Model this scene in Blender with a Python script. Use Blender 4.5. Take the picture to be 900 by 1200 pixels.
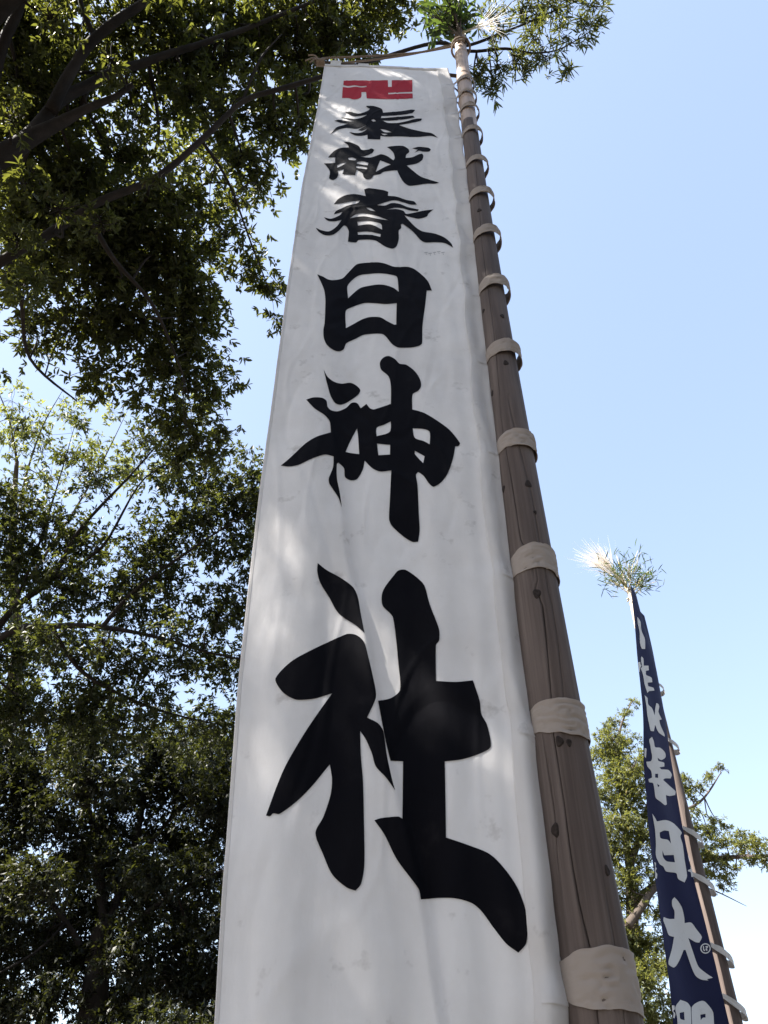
import bpy, bmesh, math, random
import numpy as np
from mathutils import Vector, Matrix, noise
from mathutils.geometry import tessellate_polygon

# ------------------------------------------------------------------ camera
for o in list(bpy.data.objects):
    bpy.data.objects.remove(o, do_unlink=True)
S = bpy.context.scene
COL = S.collection
W0, H0, F = 900.0, 1200.0, 880.0          # photograph size and focal length in its pixels
VPX, VPY = 482.0, -340.0                  # where the upright poles meet
CAM = np.array([0.0, 0.0, 1.55])
zc = np.array([(VPX - W0/2)/F, (H0/2 - VPY)/F, -1.0]); zc /= np.linalg.norm(zc)
fw = np.array([0, 0, -1.0])
yc = fw - fw.dot(zc)*zc; yc /= np.linalg.norm(yc)
xc = np.cross(yc, zc)
RW = np.stack([xc, yc, zc])               # columns: camera axes in world
cam_d = bpy.data.cameras.new('camera')
cam = bpy.data.objects.new('camera', cam_d); COL.objects.link(cam)
M4 = Matrix([[*RW[0], CAM[0]], [*RW[1], CAM[1]], [*RW[2], CAM[2]], [0, 0, 0, 1]])
cam.matrix_world = M4
cam_d.sensor_fit = 'VERTICAL'; cam_d.sensor_height = 36.0; cam_d.sensor_width = 27.0
cam_d.lens = 36.0*F/H0
cam_d.clip_start = 0.05; cam_d.clip_end = 3000
S.camera = cam

# ------------------------------------------------------------------ sky, sun, exposure
SUN_EL, SUN_AZ = 50.0, -111.0             # azimuth clockwise from +Y (straight ahead); -90 is left
w = bpy.data.worlds.new('World'); S.world = w; w.use_nodes = True
nt = w.node_tree; nt.nodes.clear()
sky = nt.nodes.new('ShaderNodeTexSky'); sky.sky_type = 'NISHITA'; sky.sun_disc = False
sky.sun_elevation = math.radians(SUN_EL); sky.sun_rotation = math.radians(SUN_AZ)
sky.air_density = 1.0; sky.dust_density = 0.8; sky.ozone_density = 0.6; sky.altitude = 50
bg = nt.nodes.new('ShaderNodeBackground'); bg.inputs['Strength'].default_value = 0.15
wo = nt.nodes.new('ShaderNodeOutputWorld')
gm = nt.nodes.new('ShaderNodeGamma'); gm.inputs[1].default_value = 0.52   # flattens the sky's contrast, standing in for a thin even haze
nt.links.new(sky.outputs[0], gm.inputs[0]); hs = nt.nodes.new('ShaderNodeHueSaturation'); hs.inputs['Saturation'].default_value = 1.22; hs.inputs['Hue'].default_value = 0.509
nt.links.new(gm.outputs[0], hs.inputs['Color']); nt.links.new(hs.outputs[0], bg.inputs[0]); nt.links.new(bg.outputs[0], wo.inputs[0])
sd = bpy.data.lights.new('sun', 'SUN'); sd.energy = 5.0; sd.angle = math.radians(0.53); sd.color = (1, 0.95, 0.87)
sun = bpy.data.objects.new('sun', sd); COL.objects.link(sun)
az, el = math.radians(SUN_AZ), math.radians(SUN_EL)
SDIR = np.array([math.sin(az)*math.cos(el), math.cos(az)*math.cos(el), math.sin(el)])
sun.rotation_euler = Vector(SDIR).to_track_quat('Z', 'Y').to_euler()
sun.location = (-20, -5, 30)
S.view_settings.view_transform = 'Standard'; S.view_settings.look = 'None'
S.view_settings.exposure = 2.26; S.view_settings.gamma = 1.0
S.view_settings.use_curve_mapping = False
S.render.engine = 'CYCLES'
S.render.resolution_x, S.render.resolution_y = 768, 1024
S.cycles.max_bounces = 8; S.cycles.transparent_max_bounces = 8

# ------------------------------------------------------------------ helpers
rng = np.random.default_rng(11)
random.seed(5)

def ray(px, py):
    return RW @ np.array([(px - W0/2)/F, (H0/2 - py)/F, -1.0])
def atY(px, py, Y):                        # pixel -> point on the upright plane y = Y
    d = ray(px, py); return CAM + d*((Y - CAM[1])/d[1])
def atT(px, py, t):                        # pixel -> point at depth t
    return CAM + ray(px, py)*t
def proj(p):
    c = RW.T @ (np.asarray(p) - CAM)
    return W0/2 + F*c[0]/-c[2], H0/2 - F*c[1]/-c[2]
def sstep(a, b, x):
    t = min(1, max(0, (x - a)/(b - a))); return t*t*(3 - 2*t)

def link(name, me, mat=None, parent=None):
    o = bpy.data.objects.new(name, me); COL.objects.link(o)
    if mat is not None and me is not None: me.materials.append(mat)
    if parent is not None: o.parent = parent
    return o
def mesh_obj(name, verts, faces, mat, parent=None, smooth=True):
    me = bpy.data.meshes.new(name)
    me.from_pydata([tuple(map(float, v)) for v in verts], [], faces)
    me.update()
    if smooth: me.polygons.foreach_set('use_smooth', [True]*len(me.polygons))
    return link(name, me, mat, parent)
def tag(o, label=None, cat=None, group=None, kind=None):
    if label: o['label'] = label
    if cat: o['category'] = cat
    if group: o['group'] = group
    if kind: o['kind'] = kind
    return o
def root(name, label, cat, group=None):
    return tag(link(name, None), label, cat, group)

class MB:
    def __init__(s): s.v = []; s.f = []
    def tube(s, pts, rad, n=8, cap=True):
        pts = [np.asarray(p, float) for p in pts]
        b = len(s.v); k = len(pts)
        ref = None
        for i, p in enumerate(pts):
            t = pts[min(i+1, k-1)] - pts[max(i-1, 0)]
            t = t/(np.linalg.norm(t) + 1e-9)
            if ref is None:
                ref = np.cross(t, [0, 0, 1.0] if abs(t[2]) < .9 else [1.0, 0, 0])
            a = ref - t*ref.dot(t); a /= (np.linalg.norm(a) + 1e-9); ref = a
            c = np.cross(t, a)
            r = rad[i] if hasattr(rad, '__len__') else rad
            for j in range(n):
                q = 2*math.pi*j/n
                s.v.append(p + r*(a*math.cos(q) + c*math.sin(q)))
        for i in range(k-1):
            for j in range(n):
                j2 = (j+1) % n
                s.f.append((b+i*n+j, b+i*n+j2, b+(i+1)*n+j2, b+(i+1)*n+j))
        if cap:
            s.f.append(tuple(b + j for j in reversed(range(n))))
            s.f.append(tuple(b + (k-1)*n + j for j in range(n)))
        return s
    def grid(s, P, close=False):           # P[i][j] points
        b = len(s.v); n = len(P); m = len(P[0])
        for r in P: s.v.extend(r)
        for i in range(n-1):
            for j in range(m if close else m-1):
                j2 = (j+1) % m
                s.f.append((b+i*m+j, b+i*m+j2, b+(i+1)*m+j2, b+(i+1)*m+j))
        return s
    def build(s, name, mat, parent=None, smooth=True):
        return mesh_obj(name, s.v, s.f, mat, parent, smooth)

def spline(pts, n=6):
    pts = [np.asarray(p, float) for p in pts]
    out = []
    for i in range(len(pts)-1):
        p0 = pts[max(i-1, 0)]; p1 = pts[i]; p2 = pts[i+1]; p3 = pts[min(i+2, len(pts)-1)]
        for k in range(n):
            t = k/n
            out.append(.5*((2*p1) + (p2-p0)*t + (2*p0-5*p1+4*p2-p3)*t*t + (3*p1-p0-3*p2+p3)*t**3))
    out.append(pts[-1]); return out

# ------------------------------------------------------------------ materials
def newmat(name):
    m = bpy.data.materials.new(name); m.use_nodes = True
    n = m.node_tree.nodes; n.clear()
    return m, n, m.node_tree.links
def N(n, kind, **kw):
    x = n.new(kind)
    for k, v in kw.items():
        if k.startswith('in_'): x.inputs[k[3:].replace('_', ' ')].default_value = v
        else: setattr(x, k, v)
    return x
def ramp(n, stops):
    r = n.new('ShaderNodeValToRGB'); e = r.color_ramp.elements
    while len(e) < len(stops): e.new(0.5)
    for k, (p, c) in enumerate(stops):
        e[k].position = p; e[k].color = (*c, 1)
    return r
def coords(n, l, scale):
    tc = n.new('ShaderNodeTexCoord'); mp = n.new('ShaderNodeMapping')
    mp.inputs['Scale'].default_value = scale
    l.new(tc.outputs['Object'], mp.inputs['Vector']); return mp.outputs[0]
def mixc(n, l, fac, a, b, mode='MIX'):
    x = n.new('ShaderNodeMix'); x.data_type = 'RGBA'; x.blend_type = mode
    for sock, val in ((x.inputs[0], fac), (x.inputs[6], a), (x.inputs[7], b)):
        if hasattr(val, 'links') or hasattr(val, 'is_linked'): l.new(val, sock)
        elif isinstance(val, (int, float)): sock.default_value = val
        else: sock.default_value = (*val, 1)
    return x.outputs[2]

def mat_cloth(name, base, stain, stain_amt=.35, trans=.25, rough=.85, weave=900.0, crease=(14.0, .008, (1.0, 1, .45)), spec=.25):
    m, n, l = newmat(name)
    c = coords(n, l, (1, 1, 1))
    big = N(n, 'ShaderNodeTexNoise', in_Scale=2.2, in_Detail=6.0, in_Roughness=.6); l.new(c, big.inputs['Vector'])
    r1 = ramp(n, [(.42, (0, 0, 0)), (.72, (1, 1, 1))]); l.new(big.outputs[0], r1.inputs[0])
    sp = N(n, 'ShaderNodeTexNoise', in_Scale=9.0, in_Detail=4.0, in_Roughness=.65); l.new(c, sp.inputs['Vector'])
    r2 = ramp(n, [(.61, (0, 0, 0)), (.75, (1, 1, 1))]); l.new(sp.outputs[0], r2.inputs[0])
    ml = N(n, 'ShaderNodeMath', operation='MULTIPLY'); l.new(r1.outputs[0], ml.inputs[0]); ml.inputs[1].default_value = stain_amt*.5
    m2 = N(n, 'ShaderNodeMath', operation='MULTIPLY_ADD'); l.new(r2.outputs[0], m2.inputs[0]); m2.inputs[1].default_value = stain_amt; l.new(ml.outputs[0], m2.inputs[2])
    col = mixc(n, l, m2.outputs[0], base, stain)
    d = N(n, 'ShaderNodeBsdfPrincipled', in_Roughness=rough); l.new(col, d.inputs['Base Color'])
    d.inputs['Specular IOR Level'].default_value = spec
    t = N(n, 'ShaderNodeBsdfTranslucent'); l.new(col, t.inputs[0])
    mx = N(n, 'ShaderNodeMixShader'); mx.inputs[0].default_value = trans
    l.new(d.outputs[0], mx.inputs[1]); l.new(t.outputs[0], mx.inputs[2])
    wv = N(n, 'ShaderNodeTexNoise', in_Scale=weave, in_Detail=1.0); l.new(c, wv.inputs['Vector'])
    cr = N(n, 'ShaderNodeTexNoise', in_Scale=crease[0], in_Detail=5.0, in_Roughness=.55)
    c2 = coords(n, l, crease[2]); l.new(c2, cr.inputs['Vector'])
    b1 = N(n, 'ShaderNodeBump', in_Strength=.12, in_Distance=.0006); l.new(wv.outputs[0], b1.inputs['Height'])
    b2 = N(n, 'ShaderNodeBump', in_Strength=.35, in_Distance=crease[1]); l.new(cr.outputs[0], b2.inputs['Height']); l.new(b1.outputs[0], b2.inputs['Normal'])
    l.new(b2.outputs[0], d.inputs['Normal']); l.new(b2.outputs[0], t.inputs['Normal'])
    o = N(n, 'ShaderNodeOutputMaterial'); l.new(mx.outputs[0], o.inputs[0])
    return m

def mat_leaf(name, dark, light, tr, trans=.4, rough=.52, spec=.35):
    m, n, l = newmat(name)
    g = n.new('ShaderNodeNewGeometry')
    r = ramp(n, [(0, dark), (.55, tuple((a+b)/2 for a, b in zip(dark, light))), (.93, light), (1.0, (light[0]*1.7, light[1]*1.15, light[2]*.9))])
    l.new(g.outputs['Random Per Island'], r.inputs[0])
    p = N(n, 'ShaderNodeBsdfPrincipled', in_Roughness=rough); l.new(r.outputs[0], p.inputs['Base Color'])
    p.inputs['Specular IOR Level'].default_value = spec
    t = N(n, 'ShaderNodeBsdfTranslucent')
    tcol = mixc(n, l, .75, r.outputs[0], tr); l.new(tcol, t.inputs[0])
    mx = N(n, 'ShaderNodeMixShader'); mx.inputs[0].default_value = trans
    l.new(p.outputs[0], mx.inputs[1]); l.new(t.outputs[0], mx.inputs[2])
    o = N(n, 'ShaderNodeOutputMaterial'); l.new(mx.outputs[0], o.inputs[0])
    return m

def mat_wood(name, stops, scale=(22, 22, .9), rough=.8, bump=.5, fine=160.0):
    m, n, l = newmat(name)
    c = coords(n, l, scale)
    a = N(n, 'ShaderNodeTexNoise', in_Scale=1.0, in_Detail=8.0, in_Roughness=.62, in_Distortion=.4); l.new(c, a.inputs['Vector'])
    r = ramp(n, stops); l.new(a.outputs[0], r.inputs[0])
    cb = coords(n, l, (3, 3, 1.3))
    b = N(n, 'ShaderNodeTexNoise', in_Scale=1.0, in_Detail=3.0); l.new(cb, b.inputs['Vector'])
    rb = ramp(n, [(.3, (.66, .64, .63)), (.7, (1.12, 1.08, 1.04))]); l.new(b.outputs[0], rb.inputs[0])
    cg = coords(n, l, (75, 75, 1.1))
    gq = N(n, 'ShaderNodeTexNoise', in_Scale=1.0, in_Detail=5.0, in_Roughness=.7); l.new(cg, gq.inputs['Vector'])
    rg_ = ramp(n, [(.30, (.74, .72, .71)), (.55, (1, 1, 1)), (.78, (1.16, 1.15, 1.14))]); l.new(gq.outputs[0], rg_.inputs[0])
    col = mixc(n, l, 1.0, r.outputs[0], rb.outputs[0], 'MULTIPLY')
    col = mixc(n, l, 1.0, col, rg_.outputs[0], 'MULTIPLY')
    p = N(n, 'ShaderNodeBsdfPrincipled', in_Roughness=rough); l.new(col, p.inputs['Base Color'])
    p.inputs['Specular IOR Level'].default_value = .3
    cf = coords(n, l, (fine, fine, 3))
    f = N(n, 'ShaderNodeTexNoise', in_Scale=1.0, in_Detail=4.0); l.new(cf, f.inputs['Vector'])
    b1 = N(n, 'ShaderNodeBump', in_Strength=bump, in_Distance=.002); l.new(f.outputs[0], b1.inputs['Height'])
    b2 = N(n, 'ShaderNodeBump', in_Strength=bump, in_Distance=.006); l.new(a.outputs[0], b2.inputs['Height']); l.new(b1.outputs[0], b2.inputs['Normal'])
    l.new(b2.outputs[0], p.inputs['Normal'])
    o = N(n, 'ShaderNodeOutputMaterial'); l.new(p.outputs[0], o.inputs[0])
    return m

def mat_plain(name, col, rough=.8, var=.25, scale=20.0, bump=0.2):
    m, n, l = newmat(name)
    c = coords(n, l, (1, 1, 1))
    a = N(n, 'ShaderNodeTexNoise', in_Scale=scale, in_Detail=5.0); l.new(c, a.inputs['Vector'])
    r = ramp(n, [(.3, tuple(x*(1-var) for x in col)), (.7, tuple(min(1, x*(1+var)) for x in col))]); l.new(a.outputs[0], r.inputs[0])
    p = N(n, 'ShaderNodeBsdfPrincipled', in_Roughness=rough); l.new(r.outputs[0], p.inputs['Base Color'])
    p.inputs['Specular IOR Level'].default_value = .3
    b = N(n, 'ShaderNodeBump', in_Strength=bump, in_Distance=.01); l.new(a.outputs[0], b.inputs['Height']); l.new(b.outputs[0], p.inputs['Normal'])
    o = N(n, 'ShaderNodeOutputMaterial'); l.new(p.outputs[0], o.inputs[0])
    return m

M_white = mat_cloth('white_canvas', (.655, .635, .625), (.32, .295, .28), .6, .26)
M_band = mat_cloth('tie_canvas', (.31, .265, .232), (.19, .155, .132), .55, .08, crease=(60.0, .0022, (.35, .35, 1.6)), weave=1400.0)
M_band2 = mat_cloth('pale_tie_canvas', (.58, .56, .53), (.38, .35, .32), .3, .2)
M_ink = mat_cloth('black_dye', (.0032, .0032, .0052), (.009, .0085, .0105), .8, .02, rough=.8, spec=.06)
M_red = mat_cloth('red_dye', (.34, .014, .028), (.24, .012, .02), .3, .12)
M_navy = mat_cloth('navy_canvas', (.0042, .006, .030), (.006, .008, .026), .5, .12)
M_wletter = mat_cloth('undyed_lettering', (.60, .59, .57), (.40, .375, .345), .35, .15)
M_log = mat_wood('weathered_cedar', [(.25, (.060, .045, .039)), (.46, (.096, .075, .067)), (.62, (.122, .098, .088)), (.82, (.165, .136, .124))])
M_knot = mat_plain('dark_knot', (.022, .015, .012), .9, .5, 120)
M_bamboo = mat_wood('dry_bamboo', [(.3, (.27, .20, .15)), (.55, (.40, .31, .245)), (.8, (.50, .40, .33))], (14, 14, .7), .5, .2)
M_bamboo2 = mat_wood('pale_bamboo', [(.3, (.45, .37, .28)), (.55, (.60, .51, .40)), (.8, (.70, .61, .50))], (14, 14, .7), .5, .2)
M_rope = mat_plain('straw_rope', (.20, .155, .12), .9, .4, 200, .6)
M_bark = mat_wood('dark_bark', [(.3, (.009, .007, .006)), (.55, (.019, .015, .013)), (.8, (.038, .031, .027))], (9, 9, 3), .9, .8, 60)
M_bark2 = mat_wood('grey_bark', [(.3, (.05, .040, .033)), (.55, (.09, .073, .061)), (.8, (.15, .125, .105))], (9, 9, 3), .9, .8, 60)
M_leafA = mat_leaf('oak_leaf', (.014, .019, .009), (.036, .046, .017), (.18, .192, .024), .40)
M_leafB = mat_leaf('camphor_leaf', (.010, .014, .008), (.025, .034, .014), (.13, .145, .018), .34)
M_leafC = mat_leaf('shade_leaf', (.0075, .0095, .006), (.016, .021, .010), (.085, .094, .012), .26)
M_leafD = mat_leaf('yew_needle', (.036, .045, .018), (.088, .098, .036), (.28, .285, .045))
M_leafE = mat_leaf('pale_leaf', (.07, .09, .03), (.15, .17, .06), (.36, .38, .07))
M_sprig = mat_leaf('sprig_leaf', (.014, .030, .010), (.038, .066, .018), (.15, .22, .03), .3)
M_plume = mat_cloth('grass_plume', (.80, .74, .66), (.62, .54, .46), .3, .45)
M_straw = mat_plain('straw_stem', (.50, .43, .27), .7, .25, 80)

# ------------------------------------------------------------------ ground
def make_ground():
    m, n, l = newmat('gravel_earth')
    c = coords(n, l, (1, 1, 1))
    a = N(n, 'ShaderNodeTexNoise', in_Scale=.25, in_Detail=6.0); l.new(c, a.inputs['Vector'])
    v = N(n, 'ShaderNodeTexVoronoi', in_Scale=38.0); l.new(c, v.inputs['Vector'])
    r = ramp(n, [(.35, (.065, .055, .045)), (.65, (.125, .108, .09))]); l.new(a.outputs[0], r.inputs[0])
    rv = ramp(n, [(0, (.7, .7, .7)), (1, (1.2, 1.18, 1.15))]); l.new(v.outputs['Color'], rv.inputs[0])
    col = mixc(n, l, 1.0, r.outputs[0], rv.outputs[0], 'MULTIPLY')
    p = N(n, 'ShaderNodeBsdfPrincipled', in_Roughness=.9); l.new(col, p.inputs['Base Color'])
    b = N(n, 'ShaderNodeBump', in_Strength=.6, in_Distance=.02); l.new(v.outputs['Distance'], b.inputs['Height']); l.new(b.outputs[0], p.inputs['Normal'])
    o = N(n, 'ShaderNodeOutputMaterial'); l.new(p.outputs[0], o.inputs[0])
    k = 60; g = MB(); P = []
    xs = np.sign(np.linspace(-1, 1, k))*np.abs(np.linspace(-1, 1, k))**3*900
    for y in xs:
        P.append([np.array([x, y + 5, -.03 + .05*noise.noise((x*.2, y*.2, 0)) if abs(x) + abs(y) > 6 else 0]) for x in xs])
    g.grid(P)
    tag(g.build('ground', m), kind='structure')
make_ground()

# ------------------------------------------------------------------ main pole
Y0 = 1.95
POLE_PX = [(1196, 705, 89), (1108, 694, 82), (971, 672, 73), (800, 645, 63), (717, 630, 57), (607, 616.5, 47), (539, 606, 42), (479, 598, 38.5), (388, 583.5, 32), (293, 567.5, 24.5), (250, 561.5, 22.3), (167, 552, 19), (110, 547.5, 17.5), (67, 541, 16), (42, 538, 15)]   # y, centre, width
_pp = [(atY(x, y, Y0), w/2*(-(RW.T @ (atY(x, y, Y0) - CAM))[2])/F) for y, x, w in POLE_PX]
PZ = np.array([p[0][2] for p in _pp]); PXX = np.array([p[0][0] for p in _pp]); PRR = np.array([p[1] for p in _pp])
_fit = np.polyfit(PZ, PXX, 3); PXX = np.polyval(_fit, PZ); _fr = np.polyfit(PZ, PRR, 2)
PB, PT = atY(705, 1196, Y0), atY(538.5, 42, Y0)
def pole_axis(z):
    x = float(np.polyval(_fit, z)) if z > PZ[0] else float(PXX[0] + (z - PZ[0])*(PXX[3] - PXX[0])/(PZ[3] - PZ[0]))
    return np.array([x, Y0, z])
Z_TOP = PT[2]
Z_LOG = atY(553, 146, Y0)[2]
def zof(y, x=560): return float(atY(x, y, Y0)[2])
def pole_r(z): return float(np.polyval(_fr, max(z, PZ[0]))) + .004*max(0, PZ[0] - z)

pole = root('banner_pole', 'thick weathered grey log pole with cracks, extended by bamboo at its top', 'pole', None)
pole.location = (PB[0], Y0, 0)
def to_local(o_loc, v): return [np.asarray(p) - np.asarray(o_loc) for p in v]

def build_log():
    crk = [  # (pixel polyline, column, depth)
        ([(556, 170), (566, 290), (578, 380), (582, 417), (589, 493), (602, 578), (610, 632), (622, 660)], 0, .014),
        ([(625, 690), (634, 712), (645, 817), (647, 858), (663, 971), (680, 1075), (690, 1117), (702, 1230)], 0, .016),
        ([(598, 480), (625, 590), (634, 650), (651, 750), (659, 817)], 0, .009),
        ([(640, 880), (651, 950), (655, 1010)], 0, .007),
        ([(716, 1090), (725, 1160), (733, 1240)], 0, .010),
    ]
    nc = 132
    base = np.array([2*math.pi*k/nc for k in range(nc)])
    lines = []
    for pts, _, dep in crk:
        zs, th = [], []
        for (px, py) in pts:
            p = atY(px, py, Y0 - .06); a = pole_axis(p[2])
            s = max(-.95, min(.95, (p[0] - a[0])/pole_r(p[2])))
            zs.append(p[2]); th.append(math.asin(s))
        o = np.argsort(zs); zs = np.array(zs)[o]; th = np.array(th)[o]
        mid = float(np.mean(th)) - math.pi/2        # angle measured from +x, front is -y
        lines.append((zs, th - math.pi/2, dep, int(round((mid % (2*math.pi))/(2*math.pi)*nc)) % nc))
    zs_all = np.arange(-.15, Z_LOG + .001, .035)
    P = []
    for z in zs_all:
        a = pole_axis(z); r0 = pole_r(z)
        th = base.copy(); dr = np.zeros(nc)
        for zs, tl, dep, j in lines:
            if z < zs[0] - .1 or z > zs[-1] + .1: continue
            fade = min(1, max(0, (z - zs[0])/.12 + .6))*min(1, max(0, (zs[-1] - z)/.12 + .6))
            tc = float(np.interp(z, zs, tl)) + .010*noise.noise((0, 3.0*j, z*4)) + .008*noise.noise((5, j, z*26))
            sh = ((tc - base[j] + math.pi) % (2*math.pi)) - math.pi
            k = (np.arange(nc) - j + nc//2) % nc - nc//2
            th = th + sh*np.exp(-(k/9.0)**2)
            dl = .016*fade*(1 + .8*noise.noise((9, j, z*5)))
            th[(j-1) % nc] = th[j] - dl*1.0; th[(j+1) % nc] = th[j] + dl*1.0
            dr[j] -= dep*1.5*fade
        row = []
        for q, d in zip(th, dr):
            r = r0*(1 + .025*noise.noise((math.cos(q)*1.4, math.sin(q)*1.4, z*.8)) + .010*noise.noise((math.cos(q)*5, math.sin(q)*5, z*1.2))) + d
            row.append(np.array([a[0] + r*math.cos(q), a[1] + r*math.sin(q), z]))
        P.append(row)
    g = MB(); g.grid(P, close=True)
    b = len(P)*nc - nc
    g.f.append(tuple(range(b, b + nc)))
    g.v = to_local(pole.location, g.v)
    g.build('log', M_log, pole)
build_log()
def knot(px, py, sz):
    p = atY(px, py, Y0 - .07); a = pole_axis(p[2]); r = pole_r(p[2])
    s = max(-.97, min(.97, (p[0] - a[0])/r)); th = math.asin(s) - math.pi/2
    g = MB(); rows = []
    for i, (f, h) in enumerate([(1.15, -.004), (1.0, .0010), (.75, .0020), (.45, .0016), (.25, .0010), (.02, .0008)]):
        row = []
        for j in range(14):
            q = 2*math.pi*j/14; w = 1 + .15*math.sin(3*q + px)
            ang = th + f*sz*w*math.cos(q)/r; zz = p[2] + f*sz*1.5*w*math.sin(q)
            rr = r + h + .001
            row.append(np.array([a[0] + rr*math.cos(ang), a[1] + rr*math.sin(ang), zz]))
        rows.append(row)
    g.grid(rows, close=True); g.v = to_local(pole.location, g.v)
    return g.build('knot', M_knot, pole)
for px, py, sz in [(593, 424, .011), (577, 449, .010), (619, 567, .012), (591, 561, .010), (629, 696, .012), (655, 870, .010),
                   (666, 872, .007), (652, 970, .011), (589, 368, .010), (568, 354, .010), (562, 243, .012), (627, 600, .006), (712, 1020, .008)]:
    knot(px, py, sz)
def build_bamboo(parent, axis, z0, z1, rad, nodes, mat, name):
    zs = sorted(set([z0, z1 - .001, z1] + list(np.arange(z0, z1, .06)) + [q + d for q in nodes for d in (-.03, -.012, -.004, .004, .012, .03)]))
    zs = [z for z in zs if z0 <= z <= z1]
    P = []
    for z in zs:
        a = axis(z); r = rad(z)
        for q in nodes:
            d = z - q
            r += .008*math.exp(-(d/.010)**2) - .005*math.exp(-((d-.02)/.010)**2)
        P.append([np.array([a[0] + r*math.cos(t), a[1] + r*math.sin(t), z]) for t in np.linspace(0, 2*math.pi, 33)[:-1]])
    g = MB(); g.grid(P, close=True); b = len(P)*32 - 32; g.f.append(tuple(range(b, b+32)))
    g.v = to_local(parent.location, g.v)
    return g.build(name, mat, parent)
build_bamboo(pole, pole_axis, Z_LOG - .25, Z_TOP, lambda z: float(np.interp(z, [Z_LOG, Z_LOG + .9, Z_LOG + .91, Z_TOP], [.054, .056, .052, .047])),
             [zof(121), zof(92), zof(66), zof(48)], M_bamboo, 'bamboo_extension')

# ------------------------------------------------------------------ main banner
LE = [(380, 80), (372, 130), (355, 215), (338, 335), (322, 450), (306, 560), (293, 670), (280, 790), (268, 930), (258, 1060), (249, 1200), (240, 1330)]
RE = [(524, 75), (532, 105), (541, 160), (550, 225), (558, 290), (566, 360), (575, 440), (584, 520), (599, 640), (616, 760), (631, 880), (645, 1010), (661, 1200), (675, 1330)]
def edge_curve(pl):
    p = np.array([atY(x, y, Y0) for x, y in pl]); o = np.argsort(p[:, 2]); p = p[o]
    return p[:, 2], p[:, 0]
LZ, LX = edge_curve(LE); RZ, RX = edge_curve(RE)
Z_BT = float(atY(450, 78, Y0)[2]); Z_BB = float(LZ[0])
def xl(z): return float(np.interp(z, LZ, LX))
LOOPS = [(1147, .122, .001, .00), (839, .108, .002, .01), (653, .110, .003, .03), (512, .097, .007, .08), (405, .095, .014, .14), (328, .092, .018, .16),
         (268, .088, .020, .20), (222, .080, .020, .22), (184, .072, .019, .24), (148, .07, .016, .20), (121, .066, .014, .18), (104, .06, .012, .15), (88, .06, .010, .15)]
LOOPZ = np.array([atY(703 - (1200 - q[0])*.142, q[0], Y0 - .07)[2] for q in LOOPS])
def xr(z):
    d = np.abs(LOOPZ - z).min()                             # the pole side is pulled out at each loop and sags between
    return float(np.interp(z, RZ, RX)) + .008*math.exp(-(d/.07)**2) - .006*sstep(.08, .22, d)*sstep(2.6, 4.2, z)
CR = [(365, 400), (376, 450), (386, 490), (398, 590), (404, 650), (426, 740), (441, 840), (461, 925), (491, 1050), (512, 1200), (520, 1330)]
CZ, CX = edge_curve(CR)
def cloth_dy(X, z):
    L, R = xl(z), xr(z); s = (X - L)/(R - L)
    low = sstep(Z_BT, Z_BB, z) if False else 1 - (z - Z_BB)/(Z_BT - Z_BB)
    low = max(0, min(1, low))
    d = (.006 + .016*low)*math.sin(2*math.pi*(s*1.55 + .12*z) + .6)
    d += (.003 + .008*low)*math.sin(2*math.pi*(s*3.4 - .07*z) + 2.0)
    d += .028*low**1.3*math.sin(2*math.pi*(s - .70)*3.1)*sstep(.62, .78, s)
    d += .010*low*math.sin(2*math.pi*s*9.0 + z*.7)*sstep(.78, .92, s)
    # the overlapping crease running down through the large characters
    cxv = float(np.interp(z, CZ, CX)); fade = sstep(CZ[-1], CZ[-1] - 1.3, z)
    e = X - cxv
    if e < 0: d -= .024*fade*(.35 + .65*low)*math.exp(e/.085)
    else:
        k = sstep(0, .030, e)
        d += -.024*fade*(.35 + .65*low)*(1 - k) + .008*fade*k*math.exp(-e/.07)
    d += .016*noise.noise((X*2.6, 4.0, z*.9)) + .006*noise.noise((X*8, 1.0, z*3.2)) + .0022*noise.noise((X*26, 2.0, z*11))
    rn = abs(noise.noise((X*3.4 + z*.35, 11.0, z*1.25 - X*.8))); rn2 = abs(noise.noise((X*4.5 - z*.5, 21.0, z*1.8 + X*1.5)))
    d += .0036*max(0, .085 - rn)/.085 - .0034*max(0, .08 - rn2)/.08
    zl = LOOPZ[np.argmin(np.abs(LOOPZ - z))]; dz = z - zl; dx = max(0, R - X)
    d += .007*math.exp(-dx/.075)*math.sin(dz/.026 + .5)*math.exp(-(dz/.10)**2) + .004*math.exp(-dx/.2)*math.sin(dz/.05 + 8*dx)*math.exp(-(dz/.2)**2)
    # little pulls from each loop on the pole side, pinned corners on the top bar
    top = sstep(Z_BT - .5, Z_BT, z)
    d *= (1 - .75*top)
    d *= 1 - .25*sstep(.93, 1.0, s)
    return d
def cloth_pt(s, z, off=0.0):
    L, R = xl(z), xr(z); X = L + (R - L)*s
    return np.array([X, Y0 + cloth_dy(X, z) - off, z])

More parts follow.
